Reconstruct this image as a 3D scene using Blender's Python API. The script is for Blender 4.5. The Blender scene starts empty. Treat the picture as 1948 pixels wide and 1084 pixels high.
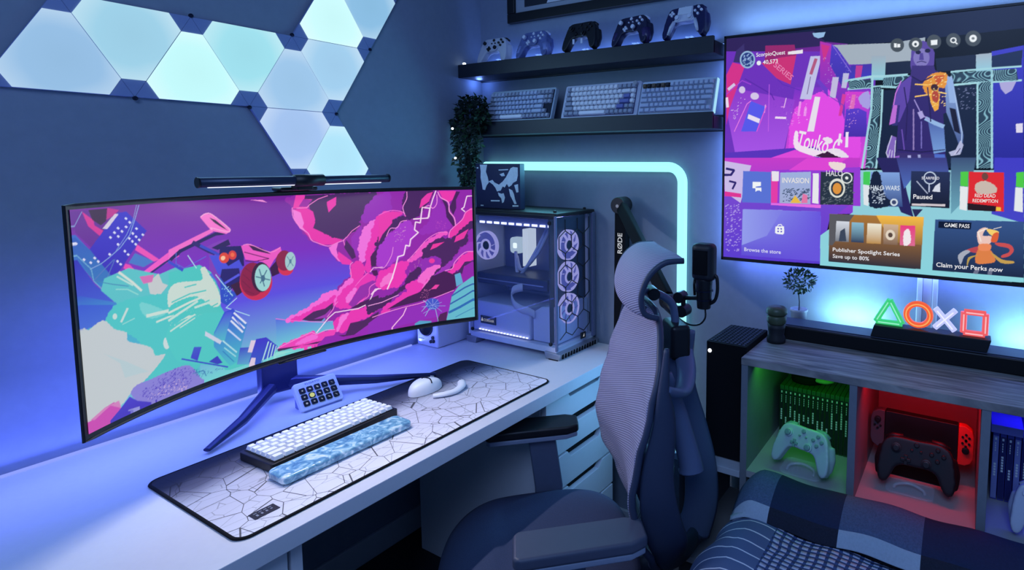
import bpy, bmesh, math, random
import numpy as np
from mathutils import Vector, Matrix
PI = math.pi
D = bpy.data
S = bpy.context.scene
COL = S.collection
random.seed(7)

def lin(c):
    return [(x/255/12.92 if x/255 <= .04045 else ((x/255+.055)/1.055)**2.4) for x in c[:3]]

# ---------------------------------------------------------------- camera
R = [[0.8688372, 0.4950872, 0.0032619], [0.0458315, -0.0738669, -0.9962144], [-0.4929721, 0.8656976, -0.0868689]]
CAMP = (1.8554, -1.7955, 1.4410)
cd = D.cameras.new('camera'); cam = D.objects.new('camera', cd); COL.objects.link(cam)
cd.sensor_width = 36; cd.lens = 1078.9941/1948*36
cd.shift_x = -262.4724/1948; cd.shift_y = -137.3903/1948
cd.clip_start = .02
r_, d_, f_ = [Vector(v) for v in R]
m = Matrix((r_, -d_, -f_)).transposed().to_4x4(); m.translation = CAMP
cam.matrix_world = m
S.camera = cam
S.view_settings.view_transform = 'Standard'; S.view_settings.look = 'None'
S.view_settings.gamma = 1; S.view_settings.exposure = 0.0
S.view_settings.use_curve_mapping = False
# ---------------------------------------------------------------- world and lights
W = D.worlds.new('world'); S.world = W; W.use_nodes = True
bg = W.node_tree.nodes['Background']; bg.inputs[0].default_value = (*lin((78, 122, 190)), 1); bg.inputs[1].default_value = .50

def area(name, loc, to, sx, sy, col, watts, ax=(1, 0, 0), spread=180):
    """rectangular lamp: sx is its size along ax, sy across it"""
    l = D.lights.new(name, 'AREA'); l.shape = 'RECTANGLE'; l.size = sx; l.size_y = sy
    l.color = lin(col); l.energy = watts; l.spread = math.radians(spread)
    o = D.objects.new(name, l); COL.objects.link(o)
    z = (Vector(loc)-Vector(to)).normalized(); x = Vector(ax); x = (x-z*x.dot(z)).normalized(); y = z.cross(x)
    M = Matrix((x, y, z)).transposed().to_4x4(); M.translation = loc; o.matrix_world = M
    return o
def spot(name, loc, col, watts, r=.03):
    l = D.lights.new(name, 'POINT'); l.color = lin(col); l.energy = watts; l.shadow_soft_size = r
    o = D.objects.new(name, l); COL.objects.link(o); o.location = loc; return o

YA = (0, 1, 0)
area('monitor_backlight', (.24, -1.0, 1.04), (0, -1.0, .84), .80, .12, (92, 108, 255), 3.0, YA)
area('desk_edge_strip_lamp', (.030, -1.25, .757), (.07, -1.25, 1.2), 1.9, .012, (100, 118, 255), 2.2, YA)
area('monitor_underglow', (.16, -1.10, .93), (.12, -1.10, .74), 1.3, .03, (112, 126, 255), 1.5, YA)
area('wall_panel_glow', (.06, -1.0, 1.70), (1, -1.0, 1.50), 1.0, .4, (150, 205, 245), 4.0, YA)
area('neon_glow_side', (.972, -.05, .95), (.972, -1, .95), .05, .95, (112, 190, 255), 2.6)
area('neon_glow_top', (.58, -.05, 1.43), (.58, -1, 1.40), .75, .05, (112, 210, 245), 2.0)
area('tv_glow_left', (1.165, -.02, 1.48), (.2, .02, 1.48), .02, .70, (125, 160, 255), 1.5, YA)
area('tv_glow_top', (1.78, -.055, 1.865), (1.78, .03, 2.25), 1.25, .03, (150, 190, 250), 2.6)
area('tv_glow_bottom', (1.78, -.03, 1.13), (1.78, .02, .6), 1.2, .02, (110, 140, 255), 2.0)
for k, x in enumerate((1.56, 2.02)):
    area('soundbar_glow', (x, -.07, .955), (x, .05, 1.10), .16, .03, (160, 230, 255), .9)
area('light_bar_lamp', (.455, -1.0, 1.372), (.64, -1.0, .74), .43, .015, (244, 242, 250), 4.2, YA)
area('shelf_strip_lamp', (.57, -.02, 1.85), (.57, -.06, 2.3), 1.05, .015, (110, 150, 255), .7)
spot('shelf_corner_lamp', (.035, -.05, 1.775), (110, 150, 255), .18, .012)
area('green_strip_lamp', (1.50, -.34, .908), (1.50, -.20, .6), .24, .03, (70, 225, 60), .22)
area('red_strip_lamp', (1.77, -.30, .908), (1.77, -.16, .6), .22, .03, (255, 16, 16), .42)
area('blue_strip_lamp', (2.04, -.22, .908), (2.04, -.2, .6), .22, .03, (50, 40, 255), .32)
area('computer_lamp', (.36, -.13, 1.235), (.36, -.12, .8), .34, .12, (170, 168, 255), 9)
area('room_fill', (1.9, -2.5, 2.5), (.7, -1.0, .6), 1.0, 1.0, (152, 184, 242), 25)  # added soft fill above and behind the camera, no fixture stands there

# ---------------------------------------------------------------- materials
_m = {}
def mat(name, col, rough=.5, metal=0, em=None, es=0, noise=0, nscale=60, bump=0, alpha=1, trans=0, spec=.5, coat=0):
    if name in _m: return _m[name]
    M = D.materials.new(name); M.use_nodes = True
    nt = M.node_tree; b = nt.nodes['Principled BSDF']
    c = (*lin(col), 1)
    b.inputs['Base Color'].default_value = c
    b.inputs['Roughness'].default_value = rough; b.inputs['Metallic'].default_value = metal
    b.inputs['Specular IOR Level'].default_value = spec
    b.inputs['Coat Weight'].default_value = coat
    if em: b.inputs['Emission Color'].default_value = (*lin(em), 1); b.inputs['Emission Strength'].default_value = es
    if trans: b.inputs['Transmission Weight'].default_value = trans
    if alpha < 1: b.inputs['Alpha'].default_value = alpha
    tc = nt.nodes.new('ShaderNodeTexCoord'); n = nt.nodes.new('ShaderNodeTexNoise')
    n.inputs['Scale'].default_value = nscale; n.inputs['Detail'].default_value = 3
    nt.links.new(tc.outputs['Object'], n.inputs['Vector'])
    mx = nt.nodes.new('ShaderNodeMix'); mx.data_type = 'RGBA'; mx.blend_type = 'MULTIPLY'
    mx.inputs[0].default_value = noise if noise else .04
    mx.inputs[6].default_value = c
    nt.links.new(n.outputs['Color'], mx.inputs[7])
    g = nt.nodes.new('ShaderNodeHueSaturation'); g.inputs['Saturation'].default_value = 0; g.inputs['Value'].default_value = 1.7
    nt.links.new(n.outputs['Color'], g.inputs['Color']); nt.links.new(g.outputs['Color'], mx.inputs[7])
    nt.links.new(mx.outputs[2], b.inputs['Base Color'])
    if bump:
        bp = nt.nodes.new('ShaderNodeBump'); bp.inputs['Strength'].default_value = bump; bp.inputs['Distance'].default_value = .002
        nt.links.new(n.outputs['Fac'], bp.inputs['Height']); nt.links.new(bp.outputs['Normal'], b.inputs['Normal'])
    _m[name] = M
    return M
def emis(name, col, s=1.0):
    return mat(name, (20, 20, 20), em=col, es=s)
def nodes(M): return M.node_tree, M.node_tree.nodes['Principled BSDF']
def cram(nt, stops):
    r = nt.nodes.new('ShaderNodeValToRGB'); e = r.color_ramp.elements
    while len(e) > len(stops): e.remove(e[-1])
    while len(e) < len(stops): e.new(1)
    for q, (p, c) in zip(e, stops): q.position = p; q.color = (*lin(c), 1)
    return r

WALL = mat('wall_paint', (128, 140, 158), .85, noise=.12, nscale=30, bump=.15)
WHITE = mat('white_plastic', (225, 226, 232), .4)
DESKW = mat('desk_laminate', (216, 217, 224), .42, noise=.05)
BLACK = mat('black_plastic', (14, 15, 20), .45)
MATTE = mat('matte_black', (9, 10, 14), .85, spec=.25)
DKMET = mat('dark_metal', (30, 36, 58), .38, metal=.6)
SILV = mat('brushed_silver', (170, 172, 180), .35, metal=.8, noise=.15)
SHELF = mat('black_brown_shelf', (26, 32, 42), .5, noise=.3, nscale=25)
GREY = mat('chair_grey_plastic', (84, 94, 118), .5, noise=.1)
DGREY = mat('chair_dark_plastic', (50, 60, 84), .5, noise=.1)
PADM = mat('armrest_pad_grey', (70, 76, 96), .5, noise=.1)
LEAF = mat('leaf_green', (38, 72, 44), .55, noise=.6, nscale=20)
LEAF2 = mat('leaf_dark', (20, 40, 34), .6, noise=.6, nscale=20)
FABR = mat('seat_fabric', (58, 68, 98), .95, noise=.5, nscale=400, bump=.5)
ACR = mat('clear_acrylic', (235, 245, 255), .06, alpha=.22, spec=.9)
GLASS = mat('case_glass', (120, 140, 180), .04, alpha=.10, spec=.6)
GREYP = mat('light_grey_plastic', (150, 156, 168), .45)
PURP = mat('purple_plastic', (48, 40, 100), .3)
RED = mat('red_plastic', (225, 50, 45), .4)
WTXT = emis('glowing_print', (235, 238, 245), .55)  # lettering glows faintly so it reads white, though it is only print
def printm(c, s=.0):
    return mat('print_%d_%d_%d' % tuple(c), c, .6)

# ---------------------------------------------------------------- mesh builder
class MB:
    def __init__(s): s.bm = bmesh.new(); s.mi = 0
    def _f(s, vs, mi=None):
        try:
            f = s.bm.faces.new(vs); f.material_index = s.mi if mi is None else mi; return f
        except ValueError: return None
    def v(s, p): return s.bm.verts.new(p)
    def box(s, x0, x1, y0, y1, z0, z1, M=None, mi=None):
        P = [(x, y, z) for x in (x0, x1) for y in (y0, y1) for z in (z0, z1)]
        if M is not None: P = [M @ Vector(p) for p in P]
        V = [s.v(p) for p in P]
        for q in ((0, 1, 3, 2), (4, 6, 7, 5), (0, 4, 5, 1), (2, 3, 7, 6), (0, 2, 6, 4), (1, 5, 7, 3)): s._f([V[i] for i in q], mi)
        return s
    def prism(s, pts, h0, h1, fn=None, mi=None, mtop=None):
        fn = fn or (lambda a, b, h: (a, b, h))
        A = [s.v(fn(a, b, h0)) for a, b in pts]; B = [s.v(fn(a, b, h1)) for a, b in pts]
        n = len(pts)
        s._f(A[::-1], mi); s._f(B, mtop if mtop is not None else mi)
        for i in range(n): s._f([A[i], A[(i+1) % n], B[(i+1) % n], B[i]], mi)
        return s
    def tube(s, path, r, n=10, closed=False, ry=None, up=(0, 0, 1), cap=True, mi=None):
        P = [Vector(p) for p in path]; N = len(P)
        rr = r if isinstance(r, (list, tuple)) else [r]*N
        r2 = ry if isinstance(ry, (list, tuple)) else ([ry]*N if ry is not None else rr)
        up = Vector(up); rings = []; prev = None
        for i, p in enumerate(P):
            if closed: t = P[(i+1) % N]-P[i-1]
            else: t = P[min(i+1, N-1)]-P[max(i-1, 0)]
            t.normalize()
            a = up.cross(t)
            if a.length < .08: a = prev if prev is not None else Vector((1, 0, .01)).cross(t)
            a = (a-t*a.dot(t)).normalized()
            if prev is not None and a.dot(prev) < 0: a = -a
            prev = a; b = t.cross(a)
            rings.append([s.v(p+a*math.cos(2*PI*k/n)*rr[i]+b*math.sin(2*PI*k/n)*r2[i]) for k in range(n)])
        for i in range(N if closed else N-1):
            A, B = rings[i], rings[(i+1) % N]
            for k in range(n): s._f([A[k], A[(k+1) % n], B[(k+1) % n], B[k]], mi)
        if cap and not closed: s._f(rings[0][::-1], mi); s._f(rings[-1], mi)
        return s
    def lathe(s, prof, c=(0, 0, 0), n=24, M=None, mi=None):
        c = Vector(c); rings = []
        for r, z in prof:
            ring = []
            for k in range(n if r > 1e-6 else 1):
                p = Vector((r*math.cos(2*PI*k/n), r*math.sin(2*PI*k/n), z))
                if M is not None: p = M @ p
                ring.append(s.v(c+p))
            rings.append(ring)
        for A, B in zip(rings, rings[1:]):
            for k in range(n):
                if len(A) == 1 and len(B) == 1: continue
                if len(A) == 1: s._f([A[0], B[k], B[(k+1) % n]][::-1], mi)
                elif len(B) == 1: s._f([A[k], A[(k+1) % n], B[0]], mi)
                else: s._f([A[k], A[(k+1) % n], B[(k+1) % n], B[k]], mi)
        if len(rings[0]) > 1: s._f(rings[0][::-1], mi)
        if len(rings[-1]) > 1: s._f(rings[-1], mi)
        return s
    def ell(s, c, r, n=16, m=10, M=None, mi=None):
        prof = [(math.sin(PI*i/m), -math.cos(PI*i/m)) for i in range(m+1)]
        prof[0] = (0, -1); prof[-1] = (0, 1)
        Sc = Matrix.Diagonal((r[0], r[1], r[2]))
        T = (M.to_3x3() @ Sc) if M is not None else Sc
        return s.lathe(prof, c, n, T, mi)
    def grid(s, fn, nu, nv, mf=None, wrap=False):
        V = [[s.v(fn(i/nu, j/nv)) for j in range(nv+1)] for i in range(nu+1)]
        for i in range(nu):
            for j in range(nv):
                s._f([V[i][j], V[i+1][j], V[i+1][j+1], V[i][j+1]], mf(i/nu, j/nv) if mf else None)
        return s
    def build(s, name, mats, parent=None, smooth=False, bevel=0, seg=2, solid=0, remesh=0, sub=0, recalc=True):
        me = D.meshes.new(name)
        if recalc: bmesh.ops.recalc_face_normals(s.bm, faces=s.bm.faces[:])
        s.bm.to_mesh(me); s.bm.free()
        for q in (mats if isinstance(mats, (list, tuple)) else [mats]): me.materials.append(q)
        o = D.objects.new(name, me); COL.objects.link(o)
        if parent: o.parent = parent
        if solid: q = o.modifiers.new('t', 'SOLIDIFY'); q.thickness = solid; q.offset = 0
        if remesh: q = o.modifiers.new('r', 'REMESH'); q.mode = 'VOXEL'; q.voxel_size = remesh; q.use_smooth_shade = True; w = o.modifiers.new('s', 'SMOOTH'); w.iterations = 6
        if sub: q = o.modifiers.new('u', 'SUBSURF'); q.levels = sub; q.render_levels = sub
        if bevel:
            q = o.modifiers.new('b', 'BEVEL'); q.width = bevel; q.segments = seg; q.limit_method = 'ANGLE'; q.angle_limit = math.radians(35)
        if smooth:
            for f in me.polygons: f.use_smooth = True
        elif bevel:
            for f in me.polygons: f.use_smooth = True
            w = o.modifiers.new('w', 'WEIGHTED_NORMAL'); w.keep_sharp = False
        return o
def tag(o, label, cat, group=None):
    o['label'] = label; o['category'] = cat
    if group: o['group'] = group
    return o
def thing(name, label, cat, loc=(0, 0, 0), rz=0, group=None, rot=None):
    o = D.objects.new(name, None); COL.objects.link(o); o.location = loc
    o.rotation_euler = rot if rot else (0, 0, rz); o.empty_display_size = .05
    return tag(o, label, cat, group)
def struct(o): o['kind'] = 'structure'; return o
def lab(o, l): o['label'] = l; return o
def box(name, b, m, parent=None, bevel=0, **k): return MB().box(*b).build(name, m, parent, bevel=bevel, **k)
def copy_tree(o, parent=None):
    c = o.copy(); COL.objects.link(c); c.parent = parent
    for ch in list(o.children): copy_tree(ch, c)
    return c
def text(name, s, m, parent, origin, xdir, ydir, width=None, height=None, depth=.0004, bold=0.0):
    cu = D.curves.new(name, 'FONT'); cu.body = s; cu.size = 1; cu.extrude = 0; cu.offset = bold; cu.resolution_u = 3
    to = D.objects.new(name, cu); COL.objects.link(to)
    dg = bpy.context.evaluated_depsgraph_get(); me = D.meshes.new_from_object(to.evaluated_get(dg))
    D.objects.remove(to); D.curves.remove(cu)
    n = len(me.vertices); co = np.empty(n*3); me.vertices.foreach_get('co', co); co = co.reshape(-1, 3)
    w = co[:, 0].max()-co[:, 0].min(); h = co[:, 1].max(); co[:, 0] -= co[:, 0].min()
    sx = width/w if width else height/h
    sy = height/h if height else sx
    X = np.array(Vector(xdir).normalized()); Y = np.array(Vector(ydir).normalized()); Z = np.cross(X, Y)
    P = np.array(origin)+co[:, :1]*sx*X+co[:, 1:2]*sy*Y+Z*depth
    me.vertices.foreach_set('co', P.ravel()); me.materials.clear(); me.materials.append(m); me.update()
    me.name = name
    o = D.objects.new(name, me); COL.objects.link(o); o.parent = parent
    return o
def catmull(P, n=6, closed=False):
    P = [Vector(p) for p in P]; out = []; N = len(P)
    for i in range(N if closed else N-1):
        p0 = P[i-1] if (closed or i > 0) else P[0]; p1 = P[i]; p2 = P[(i+1) % N]; p3 = P[(i+2) % N] if (closed or i+2 < N) else P[-1]
        for k in range(n):
            t = k/n
            out.append(.5*((2*p1)+(p2-p0)*t+(2*p0-5*p1+4*p2-p3)*t*t+(3*p1-p0-3*p2+p3)*t**3))
    if not closed: out.append(P[-1])
    return out
def interp(tab, z):
    if z <= tab[0][0]: return tab[0][1]
    for (a, b), (c, d) in zip(tab, tab[1:]):
        if z <= c: t = (z-a)/(c-a); t = t*t*(3-2*t); return b+(d-b)*t
    return tab[-1][1]

# ---------------------------------------------------------------- screen painter
class Paint:
    def __init__(s, us, vs):
        s.us = np.array(us); s.vs = np.array(vs); s.A = np.zeros((len(us), len(vs), 3))
    def rng(s, P):
        x0, x1 = P[:, 0].min(), P[:, 0].max(); y0, y1 = P[:, 1].min(), P[:, 1].max()
        i0, i1 = np.searchsorted(s.us, [x0, x1]); j0, j1 = np.searchsorted(s.vs, [y0, y1])
        return max(i0-1, 0), i1+1, max(j0-1, 0), j1+1
    def cover(s, P):
        i0, i1, j0, j1 = s.rng(P)
        X0 = s.us[i0:i1]; Y0 = s.vs[j0:j1]
        if len(X0) == 0 or len(Y0) == 0: return None
        du = np.gradient(s.us)[i0:i1]; dv = np.gradient(s.vs)[j0:j1]; acc = np.zeros((len(X0), len(Y0)))
        for ox, oy in ((-.25, -.25), (.25, -.25), (-.25, .25), (.25, .25)):
            X = (X0+ox*du)[:, None]; Y = (Y0+oy*dv)[None, :]; ins = np.zeros(acc.shape, bool)
            for (x1, y1), (x2, y2) in zip(P, np.roll(P, -1, 0)):
                if y1 == y2: continue
                c = (y1 > Y) != (y2 > Y)
                ins ^= c & (X < (x2-x1)*(Y-y1)/(y2-y1)+x1)
            acc += ins
        return (i0, i1, j0, j1), acc/4
    def put(s, rc, a, col):
        i0, i1, j0, j1 = rc
        s.A[i0:i1, j0:j1] = s.A[i0:i1, j0:j1]*(1-a[..., None])+np.array(col)*a[..., None]
    def poly(s, P, c):
        q = s.cover(np.array(P, float))
        if q: s.put(q[0], q[1], c)
    def disc(s, x, y, r, c, rx=None):
        a = np.linspace(0, 2*PI, 15)[:-1]; s.poly(np.stack([x+r*np.cos(a), y+r*np.sin(a)], 1), c)
    def line(s, P, w, c):
        P = np.array(P, float)
        for a, b in zip(P, P[1:]):
            d = b-a; L = np.hypot(*d)
            if L < 1e-6: continue
            n = np.array([-d[1], d[0]])/L*w/2; e = d/L*w*.2
            s.poly([a-e+n, b+e+n, b+e-n, a-e-n], c)
    def run(s, txt):
        for l in txt.strip().split('\n'):
            T = l.split(); op = T[0]; c = [int(x) for x in T[1].split(',')]; sm = c[0] == 255 and c[1] < 172; c = lin(c); T = T[2:]
            pts = lambda q: np.array([[float(a)/2000 for a in t.split(',')] for t in q])
            if op == 'p': s.poly(pts(T), c)
            elif op in 'vg':
                if op == 'v': c2 = lin([int(x) for x in T[0].split(',')]); T = T[1:]
                P = pts(T); q = s.cover(P)
                if not q: continue
                (i0, i1, j0, j1), a = q
                if op == 'v':
                    t = np.clip((P[:, 1].max()-s.vs[j0:j1])/(np.ptp(P[:, 1])), 0, 1)[None, :, None]
                    s.put(q[0], a, np.array(c)*(1-t)+np.array(c2)*t+np.zeros((i1-i0, 1, 1)))
                else:
                    t = np.clip((s.us[i0:i1]-P[:, 0].min())/np.ptp(P[:, 0]), 0, 1)[:, None]
                    s.put(q[0], a*t, c)
            elif op == 'l':
                P = pts(T[1:])
                if sm and len(P) > 3: P = np.array([tuple(q)[:2] for q in catmull([(a, b, 0) for a, b in P], 4)])
                s.line(P, float(T[0])/2000, c)
            elif op == 'b':
                r = float(T[0])/2000; P = np.array([tuple(q)[:2] for q in catmull([(a, b, 0) for a, b in pts(T[1:])], 3, True)]); s.poly(P, c)
                area2 = np.sum(P[:, 0]*np.roll(P[:, 1], -1)-np.roll(P[:, 0], -1)*P[:, 1]); sg = 1 if area2 > 0 else -1
                Q = np.concatenate([P, P[:1]]); seg = np.hypot(*(np.diff(Q, axis=0)).T); tot = seg.sum(); acc = np.concatenate([[0], np.cumsum(seg)])
                n = max(4, int(tot/(r*1.55)))
                for k in range(n):
                    d = tot*k/n; i = min(len(seg)-1, np.searchsorted(acc, d, 'right')-1); e = (Q[i+1]-Q[i])/max(seg[i], 1e-9)
                    p = Q[i]+e*(d-acc[i])+np.array([-e[1], e[0]])*sg*r*.55
                    s.disc(p[0], p[1], r*(.95+.25*math.sin(k*2.3)), c)
            elif op == 'q':
                r = float(T[0])/2000
                for p in pts(T[1:]): s.poly([p+[-r, .2*r], p+[-.1*r, r], p+[r, -.2*r], p+[.1*r, -r]], c)
            elif op == 'e':
                P = pts(T); a = np.linspace(0, 2*PI, 25)[:-1]
                s.poly(P[0]+np.outer(np.cos(a), P[1]-P[0])+np.outer(np.sin(a), P[2]-P[0]), c)
            elif op == 's':
                n, sd, w = int(T[0]), int(T[1]), float(T[2])/2000; P = pts(T[3:]); g = random.Random(sd)
                x0, x1, y0, y1 = P[:, 0].min(), P[:, 0].max(), P[:, 1].min(), P[:, 1].max()
                for _ in range(n*2):
                    x, y = g.uniform(x0, x1), g.uniform(y0, y1); ins = False
                    for (a, b), (e, f) in zip(P, np.roll(P, -1, 0)):
                        if (b > y) != (f > y) and x < (e-a)*(y-b)/(f-b)+a: ins = not ins
                    if ins: s.line([(x, y), (x+w*g.uniform(.8, 2.8), y+w*g.uniform(.1, 1.4))], w*g.uniform(.7, 1.6), c)
            elif op == 'w':
                w, sd = float(T[0])/2000, float(T[1]); P = pts(T[2:]); q = s.cover(P)
                if not q: continue
                (i0, i1, j0, j1), a = q
                X = s.us[i0:i1][:, None]*60; Y = s.vs[j0:j1][None, :]*60
                F = np.sin(X*1.3+sd)+np.sin(Y*.9+X*.5+sd*2)+.6*np.sin(Y*1.9-X*.7+sd)
                L = np.abs(np.sin(F*PI*2.1)); s.put(q[0], a*np.clip(1.25-L*1.9, 0, 1), c)
def screen_obj(name, pt, fn, parent, mname, strength):
    nu, nv = len(pt.us), len(pt.vs)
    co = fn(pt.us[:, None]+np.zeros(nv), pt.vs[None, :]+np.zeros((nu, 1))).reshape(-1, 3)
    idx = np.arange(nu*nv).reshape(nu, nv)
    F = np.stack([idx[:-1, :-1], idx[1:, :-1], idx[1:, 1:], idx[:-1, 1:]], -1).reshape(-1, 4)
    me = D.meshes.new(name); me.vertices.add(nu*nv); me.vertices.foreach_set('co', co.ravel())
    me.loops.add(F.size); me.loops.foreach_set('vertex_index', F.ravel().astype(np.int32))
    me.polygons.add(len(F)); me.polygons.foreach_set('loop_start', np.arange(0, F.size, 4, dtype=np.int32))
    me.update(calc_edges=True)
    ca = me.color_attributes.new('picture', 'FLOAT_COLOR', 'POINT')
    C4 = np.ones((nu*nv, 4)); C4[:, :3] = pt.A.reshape(-1, 3); ca.data.foreach_set('color', C4.ravel())
    M = mat(mname, (8, 8, 10), .35, spec=.3); nt, b = nodes(M)
    at = nt.nodes.new('ShaderNodeAttribute'); at.attribute_name = 'picture'
    nt.links.new(at.outputs['Color'], b.inputs['Emission Color']); b.inputs['Emission Strength'].default_value = strength
    me.materials.append(M); me.validate()
    o = D.objects.new(name, me); COL.objects.link(o); o.parent = parent
    return o

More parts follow.
